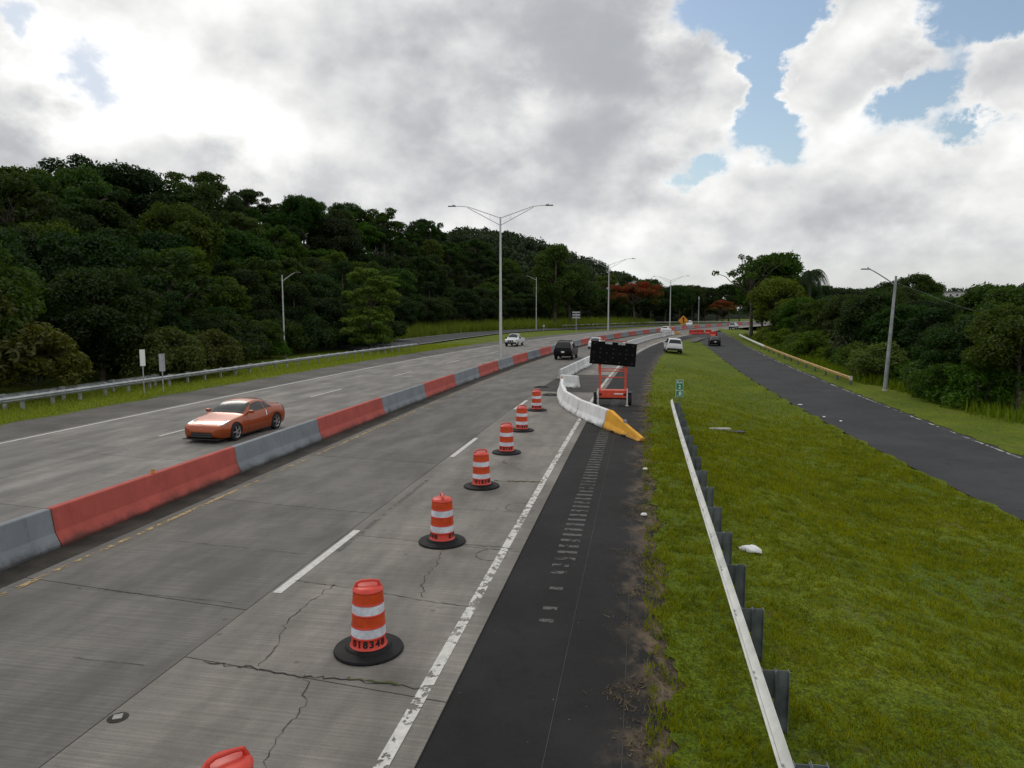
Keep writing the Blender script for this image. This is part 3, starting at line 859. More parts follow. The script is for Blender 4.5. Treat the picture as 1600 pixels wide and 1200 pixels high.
    order = r.permutation(len(clumps))[: (len(clumps) if kind == 'sparse' else 26 if kind in ('clumpy', 'flame') else 12)]
    for i in order:
        c, rad = clumps[i]; zf = max(.3, min(top * .95, c[2] * .62))
        t = zf / top
        limb(mb, (lean[0] * t, lean[1] * t, zf), c, rb * (.5 - .25 * t), .03, r, 5)
    return mb.mesh('trunk_' + kind, bark, smooth='all'), crown

TREES = {}
for kind, seeds in (('dense', (1, 2, 3)), ('clumpy', (4, 5, 6)), ('column', (7, 8)), ('almond', (9,)), ('flame', (10, 17)), ('sparse', (11, 12)), ('shrub', (13, 14)), ('bigleaf', (15, 16))):
    TREES[kind] = [make_tree(kind, s) for s in seeds]
def variant(kind, i, leafmat_key):
    """same shape with another leaf colour"""
    tr, cr = TREES[kind][i]; c2 = cr.copy(); c2.materials[0] = M[leafmat_key]
    TREES.setdefault(kind + ':' + leafmat_key, []).append((tr, c2))
for i in range(3): variant('dense', i, 'leaf_mid'); variant('clumpy', i, 'leaf_dark')
variant('dense', 1, 'leaf_light'); variant('shrub', 0, 'leaf_light'); variant('shrub', 1, 'leaf_light'); variant('shrub', 0, 'leaf_dark'); variant('shrub', 1, 'leaf_dark')
variant('column', 0, 'leaf_dark'); variant('shrub', 0, 'leaf_brown'); variant('shrub', 1, 'leaf_blue'); variant('sparse', 0, 'leaf_brown')

def plant(kind, loc, scale, label, cat='tree', group=None, name=None, rz=None):
    lst = TREES[kind]; tr, cr = lst[random.randrange(len(lst))]
    k0 = kind.split(':')[0]
    nm = name or {'shrub': 'shrub', 'bigleaf': 'leafy_bush', 'almond': 'almond_tree', 'flame': 'flame_tree'}.get(k0, 'broadleaf_tree')
    e = empty(nm, loc, random.uniform(0, 6.28) if rz is None else rz, (scale * random.uniform(.84, 1.28), scale * random.uniform(.84, 1.28), scale * random.uniform(.88, 1.14)) if group else scale)
    link('trunk' if cat == 'tree' else 'stem', tr, e); link('crown' if cat == 'tree' else 'foliage', cr, e)
    return tag(e, label, cat, group)

def in_view(x, y, m=.06):
    return y > 5 and -.74 - m < x / y < .74 + m

# ---- woods on the left hillside, row by row up the slope
LBL = {'dense': 'dense dark green rounded tree in the wood on the left hillside',
       'dense:leaf_mid': 'dense mid-green rounded tree in the wood on the left hillside',
       'clumpy': 'tufted mid-green tree with spreading limbs in the wood on the left hillside',
       'clumpy:leaf_dark': 'tufted dark green tree with spreading limbs in the wood on the left hillside',
       'column': 'tall narrow mid-green tree in the wood on the left hillside',
       'column:leaf_dark': 'tall narrow dark green tree in the wood on the left hillside'}
GRP = {k: 'left hillside ' + k.replace(':leaf_', ' ') + ' trees' for k in LBL}
kinds = ['dense', 'dense', 'dense:leaf_mid', 'clumpy', 'clumpy', 'clumpy:leaf_dark', 'column', 'column:leaf_dark']
for row, (dL, sp) in enumerate(((2.5, 5.2), (8.5, 6.0), (15, 6.2), (22, 6.6), (30, 7.0), (38, 7.2), (47, 8.0))):
    y = 26. + row * 1.3
    while y < 315:
        L = L0(y) + dL + random.uniform(-2.0, 2.0)
        q = rd(y, -L)
        sp_ = sp * (1 + max(0, y - 120) / 260)
        if in_view(q.x, q.y) and q.y > 30 and not (y > 232 and row > 4):
            kd = random.choice((kinds + ['clumpy', 'clumpy:leaf_dark'] * (3 if row > 3 else 0)) if row else ['dense', 'dense', 'dense:leaf_mid', 'column:leaf_dark'])
            s_ = random.choice((random.uniform(.68, .95), random.uniform(.9, 1.15), random.uniform(1.1, 1.38))) * (.74 if row == 0 else 1.0) * (1.0 + .06 * (row >= 4))
            if kd.startswith('column'): s_ *= .95
            if y > 230: s_ *= 1.05
            plant(kd, (q.x, q.y, left_z(y, L) - .2), s_, LBL[kd], 'tree', GRP[kd])
        y += sp_ * random.uniform(.8, 1.2)

# ---- single trees and bushes that stand out on the left
def left_pt(x, y):
    o_, yp = lat(x, y); return (x, y, left_z(yp, -o_) - .1)
plant('almond', left_pt(-18.6, 93), 1.08, 'bright green tree with flat tiers of leaves behind the left guardrail end')
TREES['nearbig'] = [TREES['bigleaf'][0]]; TREES['nearbig2'] = [TREES['bigleaf'][1]]
plant('nearbig', left_pt(-31.0, 40.5), 1.25, 'large-leaved yellowish bush at the left edge of the photo behind the guardrail', 'bush', name='leafy_bush')
plant('nearbig2', left_pt(-28.3, 42.0), .85, 'smaller large-leaved bush beside the big one at the left edge', 'bush', name='leafy_bush')
plant('shrub:leaf_brown', left_pt(-25.8, 53), 1.25, 'olive-brown low bush just behind the two small sign backs', 'bush', name='leafy_bush')
plant('shrub:leaf_brown', left_pt(-24.6, 58), 1.15, 'olive-brown low bush to the right of the two small sign backs', 'bush', name='leafy_bush')
plant('shrub:leaf_light', left_pt(-26.6, 78), .85, 'bright green low shrub at the foot of the left street lamp', 'shrub')
for i, (x, y, s_) in enumerate(((-33.5, 47, 1.5), (-32, 52, 1.35), (-30.5, 57, 1.5), (-29.8, 63, 1.3), (-29.2, 68, 1.5), (-28.5, 73, 1.3), (-27.5, 84, 1.4), (-25.5, 90, 1.3), (-24, 97, 1.4), (-22.5, 103, 1.5), (-22, 110, 1.4), (-20.5, 118, 1.3))):
    plant('shrub:leaf_dark', left_pt(x, y), s_, 'dark green shrub along the foot of the left wood behind the guardrail', 'shrub', 'shrubs along the foot of the left wood')
# the tall single tree beside the second median lamp and the red flame trees
plant('column', (12.5, 208, .2), 2.25, 'tall bright green tree left of the second median street lamp', name='broadleaf_tree')
plant('dense:leaf_mid', (17.5, 214, .2), 1.9, 'broad green tree just behind the tall tree by the second median lamp')
plant('flame', (43, 250, .5), 1.75, 'flat-topped flame tree with red blossom right of the second median lamp')
plant('flame', (83, 283, .3), 1.05, 'flame tree with red blossom above the far bend of the highway')
for (x, y, s_) in ((52, 268, 1.35), (59, 276, 1.5), (66, 283, 1.4), (73, 290, 1.5), (80, 296, 1.45), (91, 300, 1.5), (56, 292, 1.6), (98, 308, 1.5)):
    plant('dense', (x, y, .2), s_, 'dark green tree closing the view at the far bend of the highway', 'tree', 'trees at the far bend')

# ---- right-hand side: big group by the ramp, then lower woods towards the right edge
for i, (kd, x, y, s_, lb) in enumerate((
        ('sparse', 43.0, 128, 1.62, 'open-crowned tall tree with single leaf tufts against the sky right of the highway'),
        ('dense:leaf_mid', 48.0, 131, 1.62, 'big green tree behind the leaning lamp pole right of the slip road'),
        ('dense:leaf_light', 45.4, 122, 1.15, 'light green tree at the edge of the slip road below the open-crowned tree'),
        ('clumpy', 50.5, 136, 1.35, 'tufted green tree right of the leaning lamp pole'),
        ('dense', 53.5, 152, 1.25, 'dark tree overhanging the far end of the slip road'),
        ('clumpy', 60, 133, 1.12, 'tufted tree on the skyline between the palm and the right lamp'),
        ('sparse', 62.0, 92, .98, 'thin open tree on the skyline right of the right lamp'),
        ('sparse:leaf_brown', 50.5, 70, .98, 'thin bare-topped tree on the skyline near the right edge'),
        ('sparse', 44.5, 59, .90, 'thin tree at the right edge with visible trunk'))):
    plant(kd, (x, y, verge_z(x, y) - .2), s_, lb)
RLB = {'dense': 'dense dark green tree in the low wood right of the slip road', 'dense:leaf_mid': 'dense mid-green tree in the low wood right of the slip road',
       'clumpy': 'tufted mid-green tree in the low wood right of the slip road', 'column:leaf_dark': 'narrow dark green tree in the low wood right of the slip road'}
for row, (d_, sp, s0) in enumerate(((8.5, 4.6, .66), (14, 5.0, .76), (20.5, 5.6, .78), (28, 6.5, .84), (38, 8, .90))):
    y = 22. + row
    while y < 150:
        x = rampR(y) + d_ + random.uniform(-1.5, 1.5)
        if in_view(x, y) and not (y > 118 and row < 1):
            kd = random.choice(['dense', 'dense', 'dense', 'dense:leaf_mid', 'clumpy', 'column:leaf_dark'])
            s_ = s0 * random.uniform(.75, 1.25) * (1.0 + .25 * smooth((y - 80) / 60))
            plant(kd, (x, y, verge_z(x, y) - .3), s_, RLB[kd], 'tree', 'low wood right: ' + kd.replace(':leaf_', ' '))
        y += sp * random.uniform(.8, 1.2)
for i in range(30):
    y = 46 + i * 2.9 + random.uniform(-.8, .8); x = rampR(y) + random.uniform(4.2, 6.5)
    kd = random.choice(['shrub:leaf_light', 'shrub:leaf_light', 'shrub'])
    plant(kd, (x, y, verge_z(x, y) - .1), random.uniform(.65, 1.05), 'bright green shrub in the row behind the yellow guardrail' if kd != 'shrub' else 'mid-green shrub in the row behind the yellow guardrail', 'shrub', 'shrubs behind the yellow guardrail ' + kd)
plant('shrub:leaf_blue', (40.5, 78, verge_z(40.5, 78)), 2.1, 'grey-leaved sprawling shrub in the middle of the right-hand wood', 'shrub')
plant('shrub:leaf_blue', (45, 83, verge_z(45, 83) + 1.2), 1.9, 'grey-leaved shrub higher up behind the sprawling grey one', 'shrub')

# palm with a dark drooping crown on the right skyline
def make_palm():
    r = np.random.default_rng(5); mb = MB(); lf = MB()
    mb.tube([(0, 0, -.5), (.1, 0, 5), (.15, .1, 10.2)], [.28, .2, .17], 8)
    for i in range(34):
        th = i * 2.399; up = r.uniform(-.5, 1.1); L = r.uniform(2.8, 3.8)
        pts = [Vector((.15, .1, 10.2))]
        for s in range(1, 9):
            t = s / 8
            pts.append(Vector((.15 + math.cos(th) * L * t * (1 - .25 * t), .1 + math.sin(th) * L * t * (1 - .25 * t), 10.2 + L * (up * t * .75 - 1.25 * t * t))))
        for a, c in zip(pts[:-1], pts[1:]):
            for q in (0, .33, .66):
                p = a.lerp(c, q); d = (c - a).normalized(); sd_ = d.cross(Vector((0, 0, 1))).normalized()
                for sg in (-1, 1):
                    e_ = p + sd_ * sg * .55 + d * .3 - Vector((0, 0, .38 + r.random() * .25))
                    lf.add([p, p + d * .13, e_], [(0, 1, 2)])
    return mb.mesh('trunk_palm', M['bark_pale'], 'all'), lf.mesh('crown_palm', M['leaf_dark'], recalc=False)
tr, cr = make_palm()
e = empty('palm_tree', (50.5, 122, verge_z(50.5, 122)), 0, 1.22); link('trunk', tr, e); link('crown', cr, e)
tag(e, 'dark drooping palm on the skyline beside the open-crowned tree', 'palm')

# bare pale saplings inside the dark right-hand wood
for i, (x, y, lb) in enumerate(((36.2, 50.5, 'pale thin trunk leaning right in the dark wood near the right edge'), (30.5, 46.5, 'pale thin forked trunk in the dark wood beside the lamp'))):
    mb = MB(); z0 = verge_z(x, y) - .3
    mb.tube([(0, 0, 0), (.15, 0, 1.8), (.55, .1, 4.2)], [.07, .055, .03], 6); mb.tube([(.15, 0, 1.8), (-.3, 0, 3.4)], [.04, .02], 5)
    t = empty('bare_sapling', (x, y, z0)); mb.build('trunk', M['bark_pale'], t, smooth=True); tag(t, lb, 'sapling')

# ---- tall grass banks and far woods: masses nobody could count
def blades(name, P, h, wid, material, seed, lean=.35, tint=None):
    r = np.random.default_rng(seed); n = len(P)
    th = r.random(n) * 6.283; d = np.stack([np.cos(th), np.sin(th), np.zeros(n)], 1)
    th2 = r.random(n) * 6.283; ln = np.stack([np.cos(th2), np.sin(th2), np.zeros(n)], 1) * (lean * r.random(n) * h)[:, None]
    V = np.empty((n, 3, 3)); V[:, 0] = P - d * wid[:, None]; V[:, 1] = P + d * wid[:, None]; V[:, 2] = P + ln; V[:, 2, 2] += h
    me = bpy.data.meshes.new(name); me.vertices.add(3 * n); me.vertices.foreach_set('co', V.reshape(-1))
    me.loops.add(3 * n); me.loops.foreach_set('vertex_index', np.arange(3 * n, dtype=np.int32))
    me.polygons.add(n); me.polygons.foreach_set('loop_start', np.arange(0, 3 * n, 3, dtype=np.int32))
    at = me.attributes.new('tint', 'FLOAT', 'FACE'); at.data.foreach_set('value', (r.random(n) if tint is None else tint).astype(np.float32))
    me.materials.append(material); me.update(calc_edges=True)
    return link(name, me)
lro = np.array(off_line(lr, 9.8)); P = []
for i in range(26000):
    s_ = rng.random() * (len(lr) - 1.001); k_ = int(s_); q = lro[k_] + (lro[k_ + 1] - lro[k_]) * (s_ - k_)
    tn = lro[k_ + 1] - lro[k_]; tn /= np.linalg.norm(tn); d_ = rng.random() ** 1.2 * 11
    P.append((q[0] - tn[1] * d_, q[1] + tn[0] * d_, .0 + d_ * .12))
P = np.array(P)
struct(tag(blades('tall_grass', P, rng.uniform(.8, 2.3, len(P)), rng.uniform(.05, .13, len(P)), M['reed'], 3), 'bank of tall light green grass behind the left slip road', 'grass'), 'stuff')
P = []
for i in range(16000):
    y = 40 + 100 * rng.random(); d_ = 2.2 + 4.5 * rng.random() ** .8
    if y < 58: d_ += 3.0 * (58 - y) / 18 * rng.random() + 1.0
    x = rampR(y) + d_; P.append((x, y, verge_z(x, y)))
P = np.array(P)
struct(tag(blades('roadside_weeds', P, rng.uniform(.3, 1.1, len(P)) * np.clip((P[:, 0] * 0 + .9), 0, 1), rng.uniform(.03, .08, len(P)), M['reed'], 4), 'tall weeds along the foot of the right-hand shrubs', 'weeds'), 'stuff')

def far_wood(name, hz, cx, cy, rx, ry, n, seed, label, hmin=-2, front=.35, hs=(6, 10)):
    r = np.random.default_rng(seed); PP = []; NN = []; TT = []
    for i in range(n):
        a = r.uniform(-1, 1); c = r.uniform(-1, front)
        if a * a + c * c > 1: continue
        x, y = cx + a * rx, cy + c * ry; h = r.uniform(*hs); z = hz(x, y)
        rad = r.uniform(3.0, 5.2); k_ = 95
        d = r.normal(size=(k_, 3)); d[:, 2] = np.abs(d[:, 2]) - .25; d /= np.linalg.norm(d, axis=1, keepdims=True)
        lump = 1 + .22 * np.sin(d[:, 0] * 7 + i) * np.cos(d[:, 1] * 6 + 2 * i)
        PP.append(np.array([x, y, z + h - rad * .6]) + d * (rad * lump * r.uniform(.75, 1.05, k_))[:, None]); NN.append(d + r.normal(size=(k_, 3)) * .5); TT.append(np.clip(r.normal(r.uniform(.2, .6), .2, k_), 0, 1))
    P, N, T = np.concatenate(PP), np.concatenate(NN), np.concatenate(TT)
    o = link(name, leaf_mesh(name, P, N, r.uniform(.55, 1.05, len(P)), .7, M['leaf_far'], T, None, r))
    return struct(tag(o, label, 'wood'), 'stuff')
far_wood('far_wood', hz1, -30, 560, 190, 190, 1700, 1, 'far wooded hill behind the median street lamps')
far_wood('far_wood_right', hz2, 330, 560, 150, 150, 420, 2, 'far low wooded hill on the right skyline')
far_wood('far_wood_ridge', hz3, 760, 900, 420, 260, 500, 3, 'distant wooded ridge at the right horizon')

# ---- mown grass: blades near the camera
def vnoise(x, y, cell, seed):
    r = np.random.default_rng(seed); G_ = r.random((256, 256))
    u, v = x / cell, y / cell; i, j = np.floor(u).astype(int), np.floor(v).astype(int); fu, fv = u - i, v - j
    fu, fv = fu * fu * (3 - 2 * fu), fv * fv * (3 - 2 * fv); g_ = lambda a, c: G_[a % 256, c % 256]
    return (g_(i, j) * (1 - fu) + g_(i + 1, j) * fu) * (1 - fv) + (g_(i, j + 1) * (1 - fu) + g_(i + 1, j + 1) * fu) * fv
def lawn_blades():
    P = []; n = 0
    Y = 5.5 + 62 * rng.random(520000) ** 1.75; U = rng.random(len(Y))
    xa = np.array([rd(y, 12.6).x for y in np.linspace(0, 75, 751)]); ya = np.array([rd(y, 12.6).y for y in np.linspace(0, 75, 751)])
    XL = np.interp(Y, ya, xa); XR = np.polyval(RL, Y) - .15
    X = XL + (XR - XL) * U
    keep = np.abs(X / Y) < .80
    X, Y, XL, XR = X[keep], Y[keep], XL[keep], XR[keep]
    XZ = np.interp(Y, np.array([rd(y, 12.95).y for y in np.linspace(0, 75, 751)]), np.array([rd(y, 12.95).x for y in np.linspace(0, 75, 751)]))
    t = np.clip((X - XZ) / (XR + .15 - XZ), 0, 1)
    sm = lambda q: (lambda c: c * c * (3 - 2 * c))(np.clip(q, 0, 1))
    zrv = np.where(Y < 25, -1.3, np.minimum(0, -1.3 + 1.3 * (Y - 25) / 112))
    Z = zrv * sm(t * 1.05) - .24 * (1 - sm((Y - 40) / 80)) * np.exp(-((t - (.55 + .25 * sm((Y - 15) / 60))) / .16) ** 2)
    # ragged density: thin patches where the soil shows
    den = .55 + .45 * np.sin(X * 1.9 + np.sin(Y * 1.1) * 2) * np.sin(Y * 1.7 + np.sin(X * .8) * 2) + .3 * np.sin(X * 5.1 + Y * 3.3)
    v1, v2, v3 = vnoise(X, Y, .10, 1), vnoise(X, Y, .34, 2), vnoise(X, Y, 1.6, 3)
    den = -.35 + 1.7 * sm((.45 * v1 + .35 * v2 + .20 * v3 - .36) / .22)
    den = np.where(X - XL < 1.6, den * .9 - .20 + .15 * (X - XL), den)
    den = np.where(X - XL < .25, den * .5 - .2, den)
    fade = 1 - sm((Y - 16) / 34)
    k_ = rng.random(len(X)) < np.clip(den + .35, .04, 1) * (.06 + .94 * fade)
    X, Y, Z = X[k_], Y[k_], Z[k_]
    P = np.stack([X, Y, Z + .004], 1)
    h = rng.uniform(.03, .11, len(X)) * (1 + .5 * np.clip((Y - 12) / 25, 0, 1)); wd = rng.uniform(.004, .011, len(X)) * (1 + 1.6 * np.clip((Y - 8) / 30, 0, 1))
    w1, w2 = vnoise(X, Y, .22, 5), vnoise(X, Y, 1.1, 6)
    tint = np.clip(.1 + .55 * w1 + .30 * w2 + rng.normal(0, .22, len(X)), 0, 1)
    h = h * (.55 + .9 * vnoise(X, Y, .28, 7))
    return blades('mown_grass', P, h, wd, M['blade'], 8, .9, tint)
struct(tag(lawn_blades(), 'short mown grass on the bank right of the guardrail', 'grass'), 'stuff')
# dead straw and torn turf along the asphalt edge
Y = 6 + 40 * rng.random(9000) ** 1.2
off = 12.62 + rng.normal(0, .16, len(Y)) + .22 * np.sin(Y * 2.1) + .18 * np.sin(Y * 5.3 + 1)
P = np.array([tuple(rd(y, o_, 0)) for y, o_ in zip(Y, off)])
k_ = (np.sin(Y * 1.3) + np.sin(Y * 3.7 + 2) + rng.normal(0, .5, len(Y))) > .1
P = P[k_]; P[:, 2] = -.015
struct(tag(blades('dead_grass', P, rng.uniform(.01, .05, len(P)), rng.uniform(.006, .016, len(P)), M['straw'], 9, 4.0), 'dead straw-coloured grass along the edge of the dark shoulder', 'dead grass'), 'stuff')
# left verge grass
Y = 24 + 80 * rng.random(60000) ** 1.3; Lf = 16.3 + 8 * rng.random(len(Y))
P = np.array([tuple(rd(y, -l_, left_z(y, l_) + .01)) for y, l_ in zip(Y, Lf)])
struct(tag(blades('verge_grass', P, rng.uniform(.06, .2, len(P)), rng.uniform(.012, .03, len(P)), M['blade'], 10, .6), 'short grass along the left guardrail', 'grass'), 'stuff')

# ================================================================== BARRIERS
def jersey_profile(h=.86, wb=.30, wt=.085):
    half = [(wb, 0), (wb, .07), (wb - .13, .33), (wt + .012, h - .02), (wt - .012, h)]
    return [(-x, z) for x, z in half] + [(x, z) for x, z in half[::-1]]
def jersey(mb, path, prof, taper=None):
    """sweep the profile along ground points; path = [(Vector, heading)]"""
    n = len(prof); vs = []; fs = []
    for i, (p, h) in enumerate(path):
        rx = Vector((math.cos(h), -math.sin(h), 0)); k_ = 1 if taper is None else taper[i]
        for (x, z) in prof: vs.append(p + rx * x * (1 if taper is None else (.55 + .45 * k_)) + Vector((0, 0, z * k_)))
    for i in range(len(path) - 1):
        for j in range(n - 1): fs.append((i * n + j, i * n + j + 1, (i + 1) * n + j + 1, (i + 1) * n + j))
        fs.append((i * n + n - 1, i * n, (i + 1) * n, (i + 1) * n + n - 1))
    fs.append(tuple(range(n))[::-1]); fs.append(tuple(range((len(path) - 1) * n, len(path) * n)))
    mb.add(vs, fs)
def soft(o, w_=.012, seg=2):
    m = o.modifiers.new('edge', 'BEVEL'); m.width = w_; m.segments = seg; m.limit_method = 'ANGLE'; m.angle_limit = R(30)
    return o

prof = jersey_profile()
s0 = s_of(15.2)
joints = [s0 - 13.4, s0 - 6.7, s0, s0 + 7.2, s0 + 13.1, s0 + 20.2, s0 + 27.0, s0 + 33.5, s0 + 40.1, s0 + 46.6, s0 + 52.4, s0 + 59.0, s0 + 65.2]
while joints[-1] < s_of(262): joints.append(joints[-1] + 6.5)
count = {'red': 0, 'grey': 0}
tabs = {3: .42, 7: .3, 9: .25, 12: .4}
for i, (sa, sb) in enumerate(zip(joints[:-1], joints[1:])):
    if i in (0, 1):   # outside the picture, left of the frame
        continue
    colr = 'red' if (i - 2) % 2 == 0 else 'grey'
    ya, yb = y_of(sa + .012), y_of(sb - .012)
    y_mid = (ya + yb) / 2; c0 = rd(y_mid, -.31)
    mb = MB(); path = []
    for t in np.linspace(0, 1, 4):
        y = ya + (yb - ya) * t; path.append((rd(y, -.31) - c0, heading(y)))
    jersey(mb, path, prof)
    o = mb.build('median_barrier', M['barrier_' + colr]); o.location = c0; soft(o)
    count[colr] += 1
    tag(o, f'{colr} painted concrete median barrier section, {ordinal(count[colr] - 1)} {colr} one counted from the left', 'barrier', 'median barrier sections')
    if i in (2, 8, 12):
        t_ = .48 if i == 2 else .3
        q = rd(ya + (yb - ya) * t_, -.31) - c0; hh = heading(ya)
        tb = MB(); tb.box((q.x, q.y, .865 + .05), (.10, .012, .11), -hh); tb.box((q.x, q.y, .868), (.10, .07, .008), -hh)
        tb.build('reflector_tab', M['amber'], o)
# the section cut by the left edge of the picture
ya, yb = y_of(s0 - 6.7), y_of(s0 - .012); c0 = rd((ya + yb) / 2, -.31); mb = MB()
jersey(mb, [(rd(y, -.31) - c0, heading(y)) for y in np.linspace(ya, yb, 4)], prof)
o = soft(mb.build('median_barrier', M['barrier_grey'])); o.location = c0
tag(o, 'grey painted concrete median barrier section cut off by the left edge of the photo', 'barrier', 'median barrier sections')

# white temporary barrier, sections about 3.8 m long
kp = np.array([(4.25, 31.1), (3.38, 34.6), (2.90, 38.4), (2.98, 42.2), (3.25, 45.8)])
def kseg(a, c, m, label, prof_=None, cat='barrier'):
    a, c = Vector((a[0], a[1], 0)), Vector((c[0], c[1], 0)); mid = (a + c) / 2; d = (c - a).normalized(); h = math.atan2(d.x, d.y)
    a2, c2 = a + d * .045 - mid, c - d * .045 - mid
    mb = MB(); jersey(mb, [(a2, h), (a2.lerp(c2, .5), h), (c2, h)], prof_ or jersey_profile(.82, .30, .08))
    o = soft(mb.build('temporary_barrier', m), .015); o.location = mid
    for t in (.28, .72):      # drain slots at the foot
        q = a2.lerp(c2, t); sb_ = MB(); sb_.box((q.x, q.y, .035), (.612, .22, .05), -h); sb_.build('drain_slot', M['black'], o)
    return tag(o, label, cat, 'white temporary barrier sections')
nm = ['white barrier section next to the yellow tapered end', 'second white barrier section behind the yellow end', 'third white barrier section, scuffed, at the bend beside the far drum', 'fourth white barrier section, turning to run along the highway']
for i in range(4): kseg(kp[i], kp[i + 1], M['krail_white'], nm[i])
kseg((3.3, 48.1), (4.45, 47.2), M['krail_white'], 'short white barrier section set askew behind the bend of the white barrier')
kpath = [(3.75, 52.4), (4.3, 55.5), (5.3, 60.0), (8.2, 71.0), (13.6, 90), (20.6, 113.5), (26.9, 132), (33.6, 148.5)]
kx = np.interp; ky_ = [q[1] for q in kpath]; kxs = np.polyfit(ky_, [q[0] for q in kpath], 3)
y = 52.4; i = 0
pts = [(float(np.polyval(kxs, y)), y)]
while y < 148:
    y += 3.8 * math.cos(math.atan(float(np.polyval(np.polyder(kxs), y)))); pts.append((float(np.polyval(kxs, y)), y))
for i in range(len(pts) - 1):
    kseg(pts[i], pts[i + 1], M['krail_dirty'] if random.random() < .75 else M['krail_white'], f'streaked white barrier section along the closed lane, {ordinal(i)} after the bend')
def terminal(a, c, m, label):
    a, c = Vector((*a, 0)), Vector((*c, 0)); d = (c - a).normalized(); h = math.atan2(d.x, d.y); mb = MB()
    pr = jersey_profile(.82, .30, .08)
    ks = [1, 1, .74, .48, .24, .17]; ts = [0, .10, .36, .63, .93, 1]
    jersey(mb, [((c - a) * t, h) for t in ts], pr, ks)
    o = soft(mb.build('barrier_terminal', m), .02); o.location = a
    for t in (.3, .62):
        q = (c - a) * t; sb_ = MB(); sb_.box((q.x, q.y, .03), (.58, .28, .06), -h); sb_.build('drain_slot', M['black'], o)
    q = (c - a) * .5; sb_ = MB(); sb_.box((q.x, q.y, .54), (.10, .14, .14), -h); sb_.build('lifting_lug', M['galv'], o)
    return tag(o, label, 'barrier end')
terminal((4.27, 31.05), (5.2, 27.9), M['krail_yellow'], 'yellow tapered concrete end of the white barrier')
terminal((33.9, 149.3), (36.0, 152.2), M['krail_yellow'], 'far yellow tapered end of the white barrier below the diamond sign')
t = MB(); t.box((0, 0, .06), (.10, .02, .13)); t.box((0, 0, .004), (.12, .1, .008)); o = t.build('reflector_tab', M['amber'])
o.location = (3.2, 45.3, .83); tag(o, 'small amber reflector tab on top of the white barrier bend', 'reflector')

# ================================================================== DRUMS
def text_mesh(txt, size, name, material, bend=None, offset=.0, depth=.002, space=1.0):
    cu = bpy.data.curves.new(name, 'FONT'); cu.body = txt; cu.size = size; cu.align_x = 'CENTER'; cu.align_y = 'CENTER'
    cu.offset = offset; cu.space_character = space; cu.extrude = depth; cu.resolution_u = 3
    o = bpy.data.objects.new(name, cu); COL.objects.link(o)
    me = bpy.data.meshes.new_from_object(o.evaluated_get(bpy.context.evaluated_depsgraph_get()))
    bpy.data.objects.remove(o); bpy.data.curves.remove(cu)
    if bend:
        for v in me.vertices:
            th = v.co.x / bend(v.co.y); rr = bend(v.co.y) + .003 + v.co.z
            v.co = Vector((rr * math.sin(th), -rr * math.cos(th), v.co.y))
    me.materials.clear(); me.materials.append(material)
    return me
def drum_r(z): return .272 - .050 * (z / .98)
def make_drum():
    e = empty('traffic_drum')
    b_ = MB(); b_.lathe([(.30, .0), (.525, .0), (.532, .02), (.52, .045), (.44, .058), (.36, .07), (.335, .10), (.30, .105)], 40); b_.build('rubber_base', M['rubber'], e, smooth=True)
    prof_ = [(.285, .055), (.292, .075), (.285, .105)]
    for (z0, z1) in ((.105, .265), (.265, .43), (.43, .615), (.615, .78), (.78, .975)):
        prof_ += [(drum_r(z0) + .012, z0 + .006), (drum_r(z0) - .004, z0 + .028), (drum_r(z1) - .004, z1 - .022), (drum_r(z1) + .012, z1 - .006)]
    prof_ += [(.222, .985), (.205, 1.01), (.16, 1.028), (.0005, 1.036)]
    bd = MB(); bd.lathe(prof_, 40); body = bd.build('body', M['drum_orange'], e, smooth=True)
    for nm_, (z0, z1), mt_ in (('white_band', (.275, .42), 'drum_white'), ('orange_band', (.445, .60), 'drum_band'), ('white_band', (.625, .77), 'drum_white'), ('orange_band', (.80, .955), 'drum_band')):
        q = MB(); n = 40; vs = []; 
        for z in (z0, z1):
            for k in range(n): vs.append(((drum_r(z) + .0045) * math.cos(2 * math.pi * k / n), (drum_r(z) + .0045) * math.sin(2 * math.pi * k / n), z))
        q.add(vs, [(k, (k + 1) % n, n + (k + 1) % n, n + k) for k in range(n)]); q.build(nm_, M[mt_], e, smooth=True, recalc=False)
    hd = MB()
    arc = [(-.19, 1.0), (-.165, 1.07), (-.10, 1.10), (.06, 1.10), (.15, 1.085), (.19, 1.0)]
    hd.tube([(x, 0, z) for x, z in arc], [.028, .024, .022, .022, .024, .028], 8); hd.build('handle', M['drum_orange'], e, smooth=True)
    link('stencil_number', text_mesh('018348', .145, 'stencil_number', M['black'], lambda z: drum_r(.185) - .002, .005, space=1.32), e).location = (0, 0, .188)
    o2 = link('stencil_number', bpy.data.meshes['stencil_number'] if 'stencil_number' in bpy.data.meshes else e.children[-1].data, e); o2.location = (0, 0, .188); o2.rotation_euler = (0, 0, math.pi)
    return e
drum = make_drum()
spots = [(-2.66, 6.22, 40, 'orange traffic drum cut off by the bottom edge of the photo'), (-2.2, 10.45, 11, 'nearest whole orange and white drum, with number 018348'), (-1.57, 15.55, 100, 'second whole drum from the camera, standing on a slab joint'),
         (-.9, 20.6, 20, 'third whole orange and white drum from the camera'), (-.2, 25.6, -10, 'fourth whole orange and white drum from the camera'), (.42, 30.4, 15, 'fifth whole orange and white drum from the camera'), (1.28, 36.6, 0, 'farthest of the drums in the row, near the bend of the white barrier')]
for i, (x, y, a, lb) in enumerate(spots):
    o = drum if i == 0 else copy_tree(drum)
    o.location = (x, y, .004); o.rotation_euler = (R(random.uniform(-.6, .6)), R(random.uniform(-.6, .6)), R(a))
    tag(o, lb, 'traffic drum', 'traffic drums along the closing lane')
